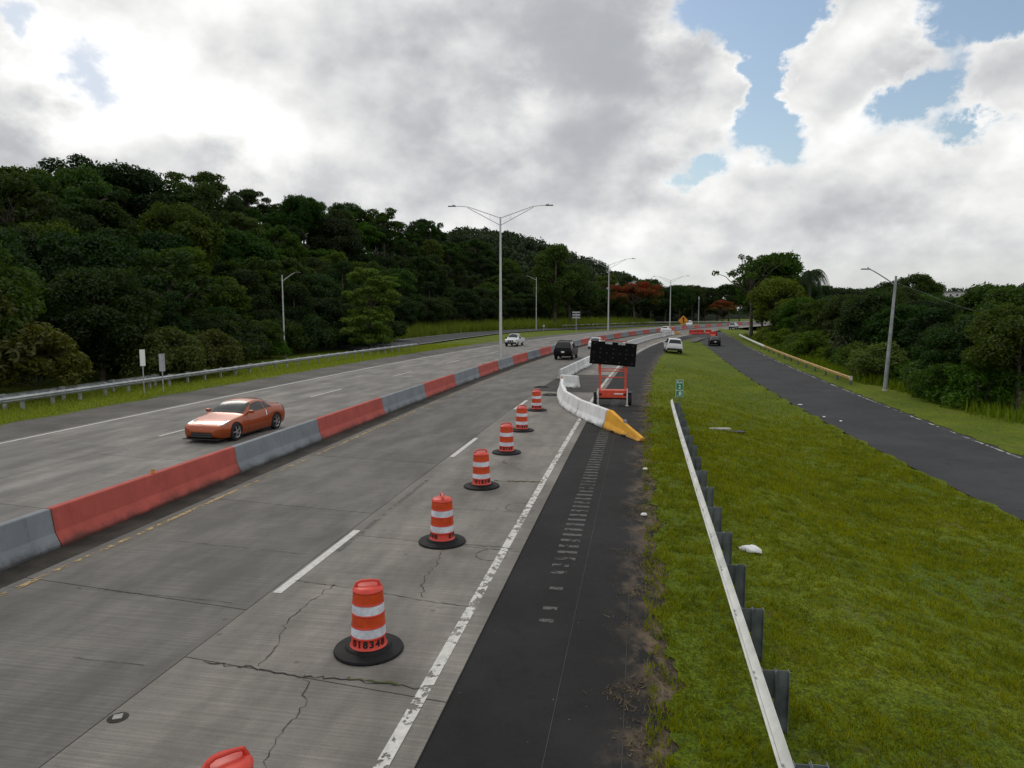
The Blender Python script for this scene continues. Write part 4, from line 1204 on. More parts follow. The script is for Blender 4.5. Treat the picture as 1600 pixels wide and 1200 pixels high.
for (x, y, lb) in ((2.35, 43.3, 'loose black rubber drum base lying on the lane, nearer one'), (2.0, 47.6, 'loose black rubber drum base lying on the lane, farther one')):
    b_ = MB(); b_.lathe([(.34, .012), (.53, .012), (.53, .03), (.44, .05), (.35, .055)], 28, closed=True); o = b_.build('rubber_ring', M['rubber'], smooth=True); o.location = (x, y, .0)
    tag(o, lb, 'rubber base', 'loose drum bases')

# ================================================================== GUARDRAILS
def wbeam(mb, pts, face, h0=.44, h1=.75):
    """W-beam swept along ground points; face = +1/-1 side the corrugation bulges to"""
    zs = [0, .02, .085, .105, .155, .205, .225, .29, .31]; ds = [0, .012, .080, .082, .010, .082, .080, .012, 0]
    n = len(zs); vs = []; fs = []
    for i, p in enumerate(pts):
        a, c = pts[max(0, i - 1)], pts[min(len(pts) - 1, i + 1)]; d = (c - a); d.z = 0; d.normalize(); nx = Vector((d.y, -d.x, 0)) * face
        for th in (0, .006):
            for z, q in zip(zs, ds): vs.append(p + nx * (q - th) + Vector((0, 0, h0 + z)))
    m = 2 * n
    for i in range(len(pts) - 1):
        for j in range(n - 1):
            fs.append((i * m + j, i * m + j + 1, (i + 1) * m + j + 1, (i + 1) * m + j))
            fs.append((i * m + n + j, (i + 1) * m + n + j, (i + 1) * m + n + j + 1, i * m + n + j + 1))
        for j in (0, n - 1): fs.append((i * m + j, (i + 1) * m + j, (i + 1) * m + n + j, i * m + n + j))
    mb.add(vs, fs)
def ipost(mb, c, dirv, length, z0, z1, w_=.10, dep=.15):
    """I-section standing at c, web along dirv (unit, away from the rail)"""
    ang = math.atan2(dirv.y, dirv.x); zc = (z0 + z1) / 2; hz_ = z1 - z0
    for k in (0, 1): 
        q = c + dirv * (dep * k); mb.box((q.x, q.y, zc), (.009, w_, hz_), ang)
    q = c + dirv * dep / 2; mb.box((q.x, q.y, zc), (dep - .009, .008, hz_ - .004), ang)
# right guardrail next to the shoulder
gr = empty('guardrail', rd(9, 14.0)); o0 = gr.location.copy()
ys_ = np.linspace(4.0, 38.1, 40); pts = [rd(y, 14.0, lawn_at(*rd(y, 14.0).xy) if 1 else 0) - o0 for y in ys_]
for p in pts: p.z = .0
for k in range(0, 39, 4):
    seg = pts[k:k + 5]
    mb = MB(); wbeam(mb, seg, -1); mb.build('rail', M['galv_pale'], gr, smooth=True)
y = 8.0; 
sN = s_of(9.05)
for k in range(-2, 17):
    yk = y_of(sN + k * 1.86)
    if yk > 38.0: break
    p = rd(yk, 14.0) - o0; h = heading(yk); dv = Vector((math.cos(h), -math.sin(h), 0))
    mb = MB(); ipost(mb, p + dv * .012, dv, 0, .40, .765); mb.build('block_out', M['galv_dark'], gr)
    mb = MB(); ipost(mb, p + dv * .175, dv, 0, -.5, .775); mb.build('post', M['galv_dark'], gr)
    for dy_ in (-.07, .07):
        q = p + Vector((math.sin(h), math.cos(h), 0)) * dy_
        mb = MB(); mb.box((q.x - dv.x * .078, q.y - dv.y * .078, .69), (.012, .022, .022), -h); mb.build('bolt', M['galv'], gr)
tag(gr, 'long pale steel guardrail with dark posts beside the shoulder, running from the bottom edge', 'guardrail')
# left guardrail along the oncoming lanes and a second one behind it
def guard_left(off_, y0, y1, face, z, label, step=2.0):
    g_ = empty('guardrail', rd(y0, off_, z)); o_ = g_.location.copy()
    ys2 = np.arange(y0, y1 + .01, 2.0)
    for k in range(0, len(ys2) - 1, 4):
        seg = [rd(y, off_, z) - o_ for y in ys2[k:k + 5]]
        if len(seg) < 2: continue
        mb = MB(); wbeam(mb, seg, face, .46); mb.build('rail', M['galv'], g_, smooth=True)
    for y in np.arange(y0 + .4, y1, step):
        p = rd(y, off_, z) - o_; h = heading(y); dv = Vector((math.cos(h), -math.sin(h), 0)) * -face
        mb = MB(); mb.box((p.x + dv.x * .09, p.y + dv.y * .09, .62), (.16, .15, .34), -h); mb.build('block_out', M['galv'], g_)
        mb = MB(); mb.box((p.x + dv.x * .24, p.y + dv.y * .24, .16), (.13, .15, 1.32), -h); mb.build('post', M['galv'], g_)
    if off_ > -20.5:
        for (ye, sgn) in ((y1, 1),):
            p = rd(ye, off_, z) - o_; mb = MB(); mb.tube([(p.x, p.y, .46), (p.x, p.y, .78)], .09, 10); mb.build('end_cap', M['galv'], g_, smooth=True)
    return tag(g_, label, 'guardrail')
guard_left(-19.6, 22, 90, 1, -.05, 'galvanised steel guardrail along the left edge of the oncoming lanes', 1.9)
guard_left(-21.2, 22, 46, -1, -.08, 'second guardrail standing back to back behind the left guardrail', 3.8)
# yellow guardrail along the slip road
gy = empty('guardrail', (rampR(60) + 1.0, 60, zr(60))); o_ = gy.location.copy()
ys2 = np.arange(57.5, 136, 3.8)
for k in range(len(ys2) - 1):
    a, c = [Vector((rampR(y) + 1.0, y, zr(y))) - o_ for y in (ys2[k], ys2[k + 1])]
    mb = MB(); wbeam(mb, [a, a.lerp(c, .5), c], -1, .42); mb.build('rail', M['rail_yellow'] if ys2[k] < 96 else M['galv_pale'], gy, smooth=True)
    p = a + Vector((.14, .3, 0)); mb = MB(); mb.box((p.x, p.y, .2), (.14, .14, 1.1)); mb.build('post', M['galv_dark'], gy)
a = Vector((rampR(57.5) + 1.0, 57.5, zr(57.5))) - o_; mb = MB(); mb.box((a.x, a.y - .04, a.z + .58), (.2, .06, .34)); mb.build('end_plate', M['galv_pale'], gy)
tag(gy, 'yellow-painted guardrail along the outer edge of the right slip road', 'guardrail')
# thin far guardrail across the left slip road
gf = empty('guardrail', (44, 238, .1)); mb = MB(); pl = [Vector((x - 44, y - 238, 0)) for x, y in off_line(lr, 10.2)[-3:]] + [Vector((48, 34, 0))]
wbeam(mb, pl, 1, .45); mb.build('rail', M['galv'], gf, smooth=True)
for q in pl: 
    m2 = MB(); m2.box((q.x, q.y, .2), (.15, .15, .9)); m2.build('post', M['galv_dark'], gf)
tag(gf, 'far guardrail in front of the dark trees beyond the left slip road', 'guardrail')

# ================================================================== STREET LAMPS
def double_lamp(loc, h, rz, label, arm=4.6):
    e = empty('street_lamp', loc, rz)
    m = MB(); m.tube([(0, 0, 0), (0, 0, h * .5), (0, 0, h)], [.15, .115, .075], 12); m.build('pole', M['pole_metal'], e, smooth=True)
    m = MB(); m.box((0, 0, .03), (.42, .42, .05)); m.lathe([(.19, .05), (.19, .22), (.16, .25)], 12); m.build('base_plate', M['pole_metal'], e)
    for s_ in (-1, 1):
        m = MB()
        m.tube([(0, 0, h - .08), (s_ * arm * .62, 0, h + .90), (s_ * arm * .78, 0, h + .98), (s_ * arm * .88, 0, h + .98)], [.035, .032, .03, .03], 7)
        m.tube([(0, 0, h - .72), (s_ * arm * .64, 0, h + .84)], [.032, .028], 7); m.tube([(s_ * arm * .2, 0, h + .22), (s_ * arm * .2, 0, h - .24)], .014, 6)
        a_ = m.build('arm', M['pole_metal'], e, smooth=True)
        m = MB(); x = s_ * (arm * .88 + .30); m.box((x, 0, h + .985), (.66, .26, .07)); m.box((x - s_ * .22, 0, h + 1.03), (.2, .2, .07)); m.tube([(x - s_ * .1, 0, h + 1.05), (x - s_ * .1, 0, h + 1.14)], .035, 6)
        m.build('lamp_head', M['lamp_dark'], e)
    return tag(e, label, 'street lamp', 'double-arm median street lamps')
def single_lamp(loc, h, rz, label, arm=2.2, lean=(0, 0), m_='pole_grey', rise=.55, r0=.16):
    e = empty('street_lamp', loc, rz)
    m = MB(); m.tube([(0, 0, 0), (lean[0] * .5, lean[1] * .5, h * .5), (lean[0], lean[1], h)], [r0, r0 * .78, r0 * .53], 12); m.build('pole', M[m_], e, smooth=True)
    if arm:
        m = MB(); pts = []
        for t in np.linspace(0, 1, 9):
            pts.append((lean[0] + arm * math.sin(t * 1.45) / math.sin(1.45), lean[1], h - .75 + (rise + .75) * math.sin(t * math.pi / 2) ** .9))
        m.tube(pts, [.05 - .015 * t for t in np.linspace(0, 1, 9)], 7); m.build('arm', M[m_], e, smooth=True)
        m = MB(); m.box((lean[0] + arm + .28, lean[1], h + rise + .01), (.62, .25, .08)); m.tube([(lean[0] + arm + .1, lean[1], h + rise + .04), (lean[0] + arm + .1, lean[1], h + rise + .16)], .035, 6); m.build('lamp_head', M['lamp_dark'], e)
    m = MB(); m.lathe([(.21, 0), (.21, .1), (.17, .14)], 12); m.build('footing', M['drain'], e)
    return tag(e, label, 'street lamp')
double_lamp(rd(64.3, -.78), 13.4, R(-4), 'tall double-arm aluminium street lamp standing behind the median barrier, nearest')
double_lamp(rd(128, -1.05), 13.2, R(-14), 'second double-arm street lamp on the median, in front of the red tree')
double_lamp(rd(180, -1.05), 12.6, R(-25), 'third double-arm street lamp on the median, farthest')
single_lamp((-25.8, 80.6, -.1), 9.2, 0, 'slim single-arm street lamp behind the left guardrail against the dark wood', 1.5, m_='pole_metal', rise=.25, r0=.11)
single_lamp((6.3, 186, .0), 13.6, R(160), 'single-arm street lamp on the grass beyond the white pickup', 2.6, m_='pole_metal', rise=.4, r0=.13)
single_lamp((28.6, 54.2, zr(54) - .05), 8.75, R(180), 'leaning concrete street lamp with curved arm at the right of the slip road', 2.05, (-.38, 0), rise=.5)
single_lamp((45.3, 136.3, -.4), 12.6, 0, 'leaning grey pole without arm in front of the right-hand trees', 0, (1.0, 0))
m = MB(); m.tube([(28.6 + .38, 54.2, zr(54) + 8.2)] + [Vector((29.6, 54.2, 7.1)).lerp(Vector((45.5, 57, 4.4)), t) - Vector((0, 0, 1.0 * math.sin(t * math.pi))) for t in np.linspace(.1, 1, 10)], .009, 5)
tag(m.build('overhead_cable', M['pole_grey']), 'thin cable sagging from the leaning lamp to the right edge', 'cable')
# rust band on the leaning lamp is part of its pole

# ================================================================== SIGNS
def flat_shape(pts, th, name, material, parent, y=0., mi=0):
    """polygon in the x-z plane facing -y"""
    m = MB(); n = len(pts)
    m.add([(x, y, z) for x, z in pts] + [(x, y + th, z) for x, z in pts], [tuple(range(n)), tuple(range(n, 2 * n))[::-1]] + [(i, (i + 1) % n, n + (i + 1) % n, n + i) for i in range(n)])
    return m.build(name, material, parent)
def rect(w_, h_, zc): return [(-w_ / 2, zc - h_ / 2), (w_ / 2, zc - h_ / 2), (w_ / 2, zc + h_ / 2), (-w_ / 2, zc + h_ / 2)]
# kilometre sign
kx_, ky2 = 7.42, 31.3
e = empty('kilometre_sign', (kx_, ky2, lawn_at(kx_, ky2) - .05), R(-4)); z0 = e.location.z
m = MB(); m.box((0, .03, 1.05), (.06, .03, 2.2)); m.build('post', M['galv_dark'], e)
zt = 2.10 - z0
for (zc, hh, lines) in ((zt - .21, .46, (('Km', .17, .12), ('2', .24, -.09))), (zt - .60, .28, (('.8', .25, 0.),))):
    p = flat_shape(rect(.32, hh, zc), .012, 'sign_panel', M['sign_white'], e)
    flat_shape(rect(.295, hh - .025, zc), .004, 'green_face', M['sign_green'], p, -.004)
    for (tx, sz, dz_) in lines:
        tm = text_mesh(tx, sz, 'lettering', M['sign_white'], None, .002, .0015); to = link('lettering', tm, p); to.location = (0, -.008, zc + dz_); to.rotation_euler = (R(90), 0, 0)
tag(e, 'green kilometre sign reading KM 2 .8 on a thin post behind the guardrail', 'road sign')
# orange merge diamond
e = empty('merge_sign', (35.9, 149.6, -.05), R(-12))
for x in (-.55, .55):
    m = MB(); m.box((x, .04, 1.2), (.09, .05, 2.4)); m.build('post', M['galv'], e)
d_ = 1.12; p = flat_shape([(0, 3.0 - d_), (d_, 3.0), (0, 3.0 + d_), (-d_, 3.0)], .012, 'sign_panel', M['black'], e)
d_ = 1.07; flat_shape([(0, 3.0 - d_), (d_, 3.0), (0, 3.0 + d_), (-d_, 3.0)], .004, 'orange_face', M['sign_orange'], p, -.004)
flat_shape([(-.09, 2.35), (.09, 2.35), (.09, 3.30), (.30, 3.22), (0, 3.78), (-.30, 3.22), (-.09, 3.30)], .004, 'arrow_symbol', M['black'], p, -.010)
flat_shape([(.09, 2.85), (.40, 2.45), (.40, 2.70), (.09, 3.08)], .004, 'merge_symbol', M['black'], p, -.0102)
tag(e, 'orange diamond merge sign with black arrow beyond the white parked car', 'road sign')
# two small sign backs behind the left guardrail
for (x, y, w_, hh, zt_, m_, lb) in ((-22.9, 44.0, .30, 1.02, 2.75, 'sign_white', 'pale narrow sign panel on a post behind the left guardrail, left of two'), (-22.0, 44.6, .34, 1.1, 2.45, 'sign_back', 'grey narrow sign back on a post behind the left guardrail, right of two')):
    e = empty('narrow_sign', (x, y, -.12), R(38)); m = MB(); m.box((0, .03, zt_ / 2), (.06, .04, zt_)); m.build('post', M['galv'], e)
    flat_shape(rect(w_, hh, zt_ - hh / 2 + .12), .015, 'sign_panel', M[m_], e); tag(e, lb, 'road sign')
# three-board direction sign seen from behind
e = empty('direction_sign', (13.8, 153.5, .0), R(0)); m = MB(); m.box((0, .05, 2.4), (.12, .06, 4.8)); m.build('post', M['galv'], e)
for zc in (4.65, 4.1, 3.55): flat_shape(rect(1.7, .34, zc), .03, 'sign_board', M['sign_back'], e)
tag(e, 'sign of three horizontal grey boards on one post by the left slip road', 'road sign')
e = empty('marker_post', (7.7, 166, 0)); m = MB(); m.box((-.3, 0, .9), (.06, .05, 1.8)); m.build('post', M['galv'], e); m = MB(); m.box((-.3, -.03, 1.45), (.5, .02, .5)); m.build('sign_panel', M['sign_back'], e)
tag(e, 'low grey marker sign on the grass near the far single lamp', 'marker')
e = empty('white_post', (92.0, 262, 0)); m = MB(); m.tube([(0, 0, 0), (0, 0, 4.4)], .14, 8); m.build('post', M['sign_white'], e, smooth=True); m = MB(); m.box((0, 0, 4.5), (.5, .2, .4)); m.build('cap', M['sign_back'], e)
tag(e, 'thin white post at the far bend of the highway', 'post')
e = empty('utility_pole', (70.5, 270, 0)); m = MB(); m.tube([(0, 0, 0), (0, 0, 10.2)], [.2, .14], 8); m.build('pole', M['pole_grey'], e, smooth=True); m = MB(); m.box((0, 0, 9.6), (.5, .2, .9)); m.build('transformer', M['sign_back'], e)
tag(e, 'grey utility pole among the trees above the far bend', 'pole')

# red water-filled barricades heaped in the gore
def barricade(loc, rz, tip, label):
    e = empty('plastic_barricade', loc, rz); m = MB(); pr = [(.28, 0), (.28, .15), (.16, .42), (.13, .95), (-.13, .95), (-.16, .42), (-.28, .15), (-.28, 0)]
    n = len(pr); vs = [(x, y, z) for y in (-.85, .85) for x, z in pr]
    m.add(vs, [tuple(range(n))[::-1], tuple(range(n, 2 * n))] + [(i, (i + 1) % n, n + (i + 1) % n, n + i) for i in range(n)])
    o = soft(m.build('body', M['drum_orange'], e), .03)
    for y in (-.4, .4):
        m = MB(); m.box((0, y, .62), (.33, .34, .12)); m.build('fork_pocket', M['black'], e)
    e.rotation_euler = (tip, 0, rz); return tag(e, label, 'barricade', 'red plastic barricades in the gore')
for i, (x, y, rz, lb) in enumerate(((38.5, 151.5, 62, 'leftmost red plastic barricade heaped beside the diamond sign'), (40.5, 153.4, 58, 'red plastic barricade in the middle of the heap beside the diamond sign'), (42.3, 153.6, 25, 'right-hand red plastic barricade of the heap, turned end on'), (39.8, 140.5, 20, 'red plastic barricade standing nearest the slip road'))):
    barricade((x, y, .0), R(rz), 0, lb)
o = None

# ================================================================== ARROW BOARD TRAILER
e = empty('arrow_board', (5.55, 39.0, -.02), R(-7))
ob = M['board_orange']
m = MB(); m.box((0, 0, .62), (1.62, .62, .42)); bx_ = soft(m.build('equipment_box', ob, e), .02)
for x in (-.66, .66):
    m = MB(); m.box((x, -.315, .60), (.16, .012, .14)); m.build('tail_lamp', M['tail_light'], bx_)
m = MB(); m.box((.32, -.315, .64), (.5, .010, .06)); m.build('white_stripe', M['sign_white'], bx_)
for x in (-.70, .70):
    m = MB(); m.box((x, .02, 1.6), (.11, .09, 1.9)); m.box((x * 1.02, .02, 2.0), (.15, .13, .5)); m.build('mast', ob, e)
    m = MB(); m.tube([(x * 1.12, -.42, .02), (x * 1.12, -.40, .95)], .035, 8); m.box((x * 1.12, -.42, .015), (.18, .18, .03)); m.build('jack_leg', M['galv_pale'], e)
for z in (1.98, 1.86, 1.52):
    m = MB(); m.box((0, .03, z), (1.36, .05, .05)); m.build('cross_bar', ob, e)
for x in (-.95, .95):
    w_ = empty('wheel', (x, .05, .33)); w_.parent = e
    m = MB(); m.lathe([(.18, -.09), (.31, -.09), (.335, -.05), (.335, .05), (.31, .09), (.18, .09)], 20, axis='Y', closed=True); q = m.build('tyre', M['tyre'], w_, smooth=True); q.rotation_euler = (0, 0, R(90))
    m = MB(); m.lathe([(.02, -.06), (.18, -.06), (.18, .06), (.02, .06)], 16, axis='Y'); q = m.build('rim', M['galv_pale'], w_); q.rotation_euler = (0, 0, R(90))
    m = MB(); m.box((x, .05, .70), (.20, .62, .025)); m.build('mudguard', M['black'], e)
m = MB(); m.box((0, .05, .33), (1.8, .07, .07)); m.box((0, .9, .40), (.1, 1.7, .1)); m.build('drawbar', M['black'], e)
pn = empty('display_panel', (0, -.05, 2.82), 0); pn.parent = e; pn.rotation_euler = (R(-4), R(4.2), 0)
m = MB(); m.box((0, 0, 0), (2.5, .10, 1.26)); soft(m.build('panel_case', M['board_black'], pn), .015)
for r_ in range(5):
    for c_ in range(7):
        if (r_ + c_) % 2 and r_ not in (2,): continue
        m = MB(); x, z = -1.05 + c_ * .35, -.48 + r_ * .24
        m.lathe([(.055, 0), (.058, -.02), (.05, -.035), (.02, -.045)], 12, axis='Y', c=(x, -.052, z)); m.build('lamp', M['lamp_lens'], pn, smooth=True)
m = MB(); m.box((-.32, .3, .72), (1.0, .55, .03)); m.box((.45, .3, .72), (.5, .5, .04)); m.build('top_frame', ob, pn)
for x in (-.28, .42):
    m = MB(); m.box((x, -.06, .56), (.38, .012, .11)); m.build('maker_plate', M['sign_back'], pn)
tag(e, 'black arrow board on an orange trailer behind the white barrier', 'arrow board')

# ================================================================== VEHICLES
def pchip(xs, ys, q):
    xs, ys = np.asarray(xs, float), np.asarray(ys, float); h = np.diff(xs); d = np.diff(ys) / h
    m = np.zeros(len(xs)); m[0], m[-1] = d[0], d[-1]
    for i in range(1, len(xs) - 1):
        if d[i - 1] * d[i] > 0:
            w1, w2 = 2 * h[i] + h[i - 1], h[i] + 2 * h[i - 1]; m[i] = (w1 + w2) / (w1 / d[i - 1] + w2 / d[i])
    i = np.clip(np.searchsorted(xs, q) - 1, 0, len(xs) - 2); t = (q - xs[i]) / h[i]
    return ((2 * t**3 - 3 * t**2 + 1) * ys[i] + (t**3 - 2 * t**2 + t) * h[i] * m[i] + (-2 * t**3 + 3 * t**2) * ys[i + 1] + (t**3 - t**2) * h[i] * m[i + 1])

class Car:
    """body as one lofted skin; x runs from nose (0) to tail, y sideways, z up.
    stations: x, half width, underside z, belt z, belt half width, top z, top-edge half width, top-edge z"""
    def __init__(s, stations):
        s.T = np.array(stations, float); s.X = s.T[:, 0]; s.L = s.X[-1]
    def section(s, x):
        x = float(np.clip(x, s.X[0], s.X[-1]))
        w_, zb, zbelt, wb, zt, wt, ze = [float(pchip(s.X, s.T[:, k], np.array([x]))[0]) for k in range(1, 8)]
        return [(0, zb), (w_ * .84, zb), (w_ * .97, zb + .09), (w_, zb + (zbelt - zb) * .55), (wb, zbelt), (wt, ze), (wt * .62, ze + (zt - ze) * .75), (0, zt)]
    def P(s, x, v):
        sec = s.section(x); v = max(0., min(7., v)); i = min(6, int(v)); t = v - i
        p0, p1, p2, p3 = sec[max(0, i - 1)], sec[i], sec[i + 1], sec[min(7, i + 2)]
        if i == 6: p3 = (-p1[0], p1[1])
        k_ = .35 if i in (3, 4) else .5
        out_ = []
        for a, b_, c, d in zip(p0, p1, p2, p3):
            m1, m2 = (c - a) * k_, (d - b_) * k_
            out_.append((2 * t**3 - 3 * t**2 + 1) * b_ + (t**3 - 2 * t**2 + t) * m1 + (-2 * t**3 + 3 * t**2) * c + (t**3 - t**2) * m2)
        return Vector((x, out_[0], out_[1]))
    def N(s, x, v):
        e_ = .012
        a = s.P(min(x + e_, s.L), v) - s.P(max(x - e_, 0), v); c = s.P(x, min(7, v + .05)) - s.P(x, max(0, v - .05))
        n = a.cross(c); n.normalize()
        if n.y < -.05 or (abs(n.y) <= .05 and n.z < 0 and v > 3): n = -n
        return n
    def skin(s):
        xs = np.unique(np.concatenate([np.linspace(s.X[0], s.X[-1], 46), s.X])); vs_ = np.concatenate([np.linspace(0, 1, 2), np.linspace(1, 7, 25)[1:]])
        mb = MB(); K = len(vs_) * 2 - 2
        for x in xs:
            half = [s.P(x, v) for v in vs_]; ring = half + [Vector((q.x, -q.y, q.z)) for q in half[-2:0:-1]]
            mb.v += [tuple(q) for q in ring]
        for i in range(len(xs) - 1):
            for k in range(K):
                k2 = (k + 1) % K; mb.f.append((i * K + k, i * K + k2, (i + 1) * K + k2, (i + 1) * K + k)); mb.mi.append(0)
        mb.f.append(tuple(range(K))); mb.mi.append(0); mb.f.append(tuple(range((len(xs) - 1) * K, len(xs) * K))[::-1]); mb.mi.append(0)
        return mb
    def patch(s, name, material, parent, v0, v1, a0, b0, a1, b1, sides=(1, -1), off_=.006, nu=8, nv=6, top=False):
        """panel lying on the skin: v0..v1 across, x from a..b (a0,b0 at v0; a1,b1 at v1)"""
        made = []
        for sd_ in ((0,) if top else sides):
            mb = MB(); rows_ = []
            vlist = np.linspace(v0, v1, nv + 1)
            if top: vlist = [(v, 1) for v in vlist] + [(v, -1) for v in vlist[-2::-1]]
            else: vlist = [(v, sd_) for v in vlist]
            for (v, sg) in vlist:
                t = (v - v0) / (v1 - v0)
                for u in np.linspace(0, 1, nu + 1):
                    x = (a0 + (a1 - a0) * t) * (1 - u) + (b0 + (b1 - b0) * t) * u
                    q = s.P(x, v) + s.N(x, v) * off_; mb.v.append((q.x, q.y * sg, q.z))
            W_ = nu + 1
            for i in range(len(vlist) - 1):
                for j in range(nu): mb.f.append((i * W_ + j, i * W_ + j + 1, (i + 1) * W_ + j + 1, (i + 1) * W_ + j)); mb.mi.append(0)
            made.append(mb.build(name, material, parent, smooth='all'))
        return made

def cut_arches(o, axles, rad, half):
    cs = []
    for ax in axles:
        for sg in (-1, 1):
            m = MB(); m.lathe([(rad, -.19), (rad, .30)], 28, axis='Y', c=(ax[0], sg * (half - .03) + (-.055 if sg > 0 else -.055), ax[1])); c_ = m.build('cutter', M['black'])
            cs.append(c_); md = o.modifiers.new('arch', 'BOOLEAN'); md.operation = 'DIFFERENCE'; md.object = c_; md.solver = 'EXACT'
    me = bpy.data.meshes.new_from_object(o.evaluated_get(bpy.context.evaluated_depsgraph_get())); 
    o.modifiers.clear(); old = o.data; o.data = me; bpy.data.meshes.remove(old)
    for c_ in cs: bpy.data.objects.remove(c_)
    bm = bmesh.new(); bm.from_mesh(me)
    for f in bm.faces: f.smooth = True
    for e_ in bm.edges:
        if len(e_.link_faces) == 2 and e_.calc_face_angle(0) > R(40): e_.smooth = False
    bm.to_mesh(me); bm.free()
    if len(me.materials) == 0: me.materials.append(M['black'])
    return o
_wheel = {}
def wheel(parent, x, y, rad, wid, sg, spokes=5):
    key = (round(rad, 3), spokes)
    if key not in _wheel:
        a = MB(); a.lathe([(rad * .66, -wid / 2), (rad * .93, -wid / 2), (rad, -wid * .32), (rad, wid * .32), (rad * .93, wid / 2), (rad * .66, wid / 2)], 28, axis='Y', closed=True)
        b_ = MB(); b_.lathe([(rad * .66, wid * .47), (rad * .68, wid * .49), (rad * .62, wid * .40), (rad * .60, -.02)], 24, axis='Y', cap=False)
        for k_ in range(spokes):
            th = 2 * math.pi * k_ / spokes
            b_.box((math.cos(th) * rad * .36, wid * .42, math.sin(th) * rad * .36), (rad * .6, .03, rad * .15), mtx=Matrix.Rotation(-th, 3, 'Y'))
        b_.lathe([(rad * .16, wid * .40), (rad * .14, wid * .47), (.005, wid * .48)], 14, axis='Y')
        c_ = MB(); c_.lathe([(.01, 0), (rad * .63, 0), (rad * .63, .02), (.01, .02)], 20, axis='Y')
        _wheel[key] = (a.mesh('tyre', M['tyre'], True), b_.mesh('rim', M['alloy'], True), c_.mesh('brake', M['black']))
    ty, ri, br = _wheel[key]
    e_ = empty('wheel', (x, y, rad)); e_.parent = parent
    if sg < 0: e_.rotation_euler = (0, 0, math.pi)
    link('tyre', ty, e_); link('rim', ri, e_); link('brake_disc', br, e_)
    return e_

def place(e, front, head):
    """nose at 'front' (x,y,z), pointing along compass heading (radians from +Y to +X)"""
    e.location = front; d = Vector((math.sin(head), math.cos(head)))
    e.rotation_euler = (0, 0, math.atan2(-d.y, -d.x))

def box_part(name, material, parent, c, d, bev=0.):
    m = MB(); m.box(c, d); o = m.build(name, material, parent)
    if bev: soft(o, bev)
    return o

# ---- copper orange two-door coupe
def coupe():
    e = empty('sports_coupe')
    S = [(0.00, .56, .27, .50, .54, .53, .40, .52), (.06, .72, .20, .575, .70, .61, .50, .60), (.22, .83, .17, .65, .78, .685, .56, .675), (.50, .885, .16, .73, .80, .765, .58, .755),
         (.84, .905, .16, .785, .815, .825, .60, .81), (1.22, .90, .16, .82, .83, .885, .68, .86), (1.40, .895, .16, .845, .825, .925, .73, .885), (1.75, .89, .16, .865, .81, 1.15, .70, 1.07),
         (2.10, .885, .16, .88, .80, 1.30, .65, 1.21), (2.50, .885, .16, .89, .80, 1.345, .63, 1.255), (2.90, .89, .16, .90, .81, 1.32, .62, 1.225), (3.30, .90, .16, .915, .83, 1.21, .60, 1.12),
         (3.70, .905, .18, .925, .82, 1.035, .56, 1.00), (4.02, .89, .22, .915, .79, .955, .58, .945), (4.20, .84, .27, .87, .74, .925, .56, .915), (4.31, .74, .36, .80, .66, .86, .48, .85)]
    c = Car(S); p = M['car_orange']
    body = cut_arches(c.skin().build('body', p, e), ((.83, .335), (3.48, .335)), .365, .905)
    c.patch('windscreen', M['glass_shield'], e, 5.06, 7, 1.46, 2.08, 1.42, 2.16, top=True)
    c.patch('rear_window', M['glass'], e, 5.2, 7, 2.98, 3.62, 2.98, 3.66, top=True)
    c.patch('side_window', M['glass'], e, 4.12, 4.92, 1.66, 2.78, 2.02, 2.72)
    c.patch('quarter_window', M['glass'], e, 4.16, 4.86, 2.84, 3.28, 2.80, 2.98)
    c.patch('headlight', M['head_light'], e, 4.05, 5.0, .20, .52, .20, .66)
    c.patch('door_seam', M['black'], e, 1.6, 4.05, 1.56, 1.572, 1.60, 1.612, off_=.003); c.patch('door_seam', M['black'], e, 1.6, 4.05, 2.92, 2.932, 2.92, 2.932, off_=.003)
    c.patch('door_handle', M['chrome'], e, 3.35, 3.92, 2.80, 2.85, 2.82, 2.87, off_=.012)
    c.patch('bonnet_seam', M['black'], e, 5.0, 7, .205, .217, .15, .162, top=True, off_=.003)
    c.patch('tail_light', M['tail_light'], e, 3.2, 4.1, 4.12, 4.26, 4.06, 4.22)
    gr_ = MB(); gr_.add([(-.012, -.45, .22), (-.012, .45, .22), (.0, .42, .40), (.0, -.42, .40), (.2, -.45, .22), (.2, .45, .22), (.2, .42, .40), (.2, -.42, .40)], [(0, 1, 2, 3), (4, 7, 6, 5), (0, 4, 5, 1), (3, 2, 6, 7), (0, 3, 7, 4), (1, 5, 6, 2)]); gr_.build('grille', M['black'], e)
    for z in (.27, .34): box_part('grille_bar', M['lamp_dark'], e, (-.014, 0, z), (.02, .84, .012))
    m = MB(); m.lathe([(.045, 0), (.04, -.012)], 16, axis='Y'); q = m.build('badge', M['chrome'], e); q.location = (.002, 0, .515); q.rotation_euler = (0, 0, R(90))
    box_part('front_splitter', M['black'], e, (.10, 0, .155), (.34, 1.50, .035), .01); box_part('side_skirt', M['black'], e, (2.15, 0, .17), (1.9, 1.70, .05))
    for sg in (-1, 1):
        m = MB(); m.box((1.72, sg * .93, .955), (.13, .19, .12)); soft(m.build('mirror', p, e), .03, 3)
        for x, sp in ((.83, 0), (3.48, 0)): wheel(e, x, sg * .80, .335, .22, sg)
        box_part('bonnet_vent', M['black'], e, (.30, sg * .62, .16), (.1, .2, .03))
    m = MB(); m.box((4.16, 0, .985), (.13, 1.1, .022)); soft(m.build('spoiler', p, e), .008)
    box_part('wiper', M['black'], e, (1.50, .25, .955), (.03, .55, .015)); box_part('wiper', M['black'], e, (1.50, -.32, .955), (.03, .5, .015))
    return e
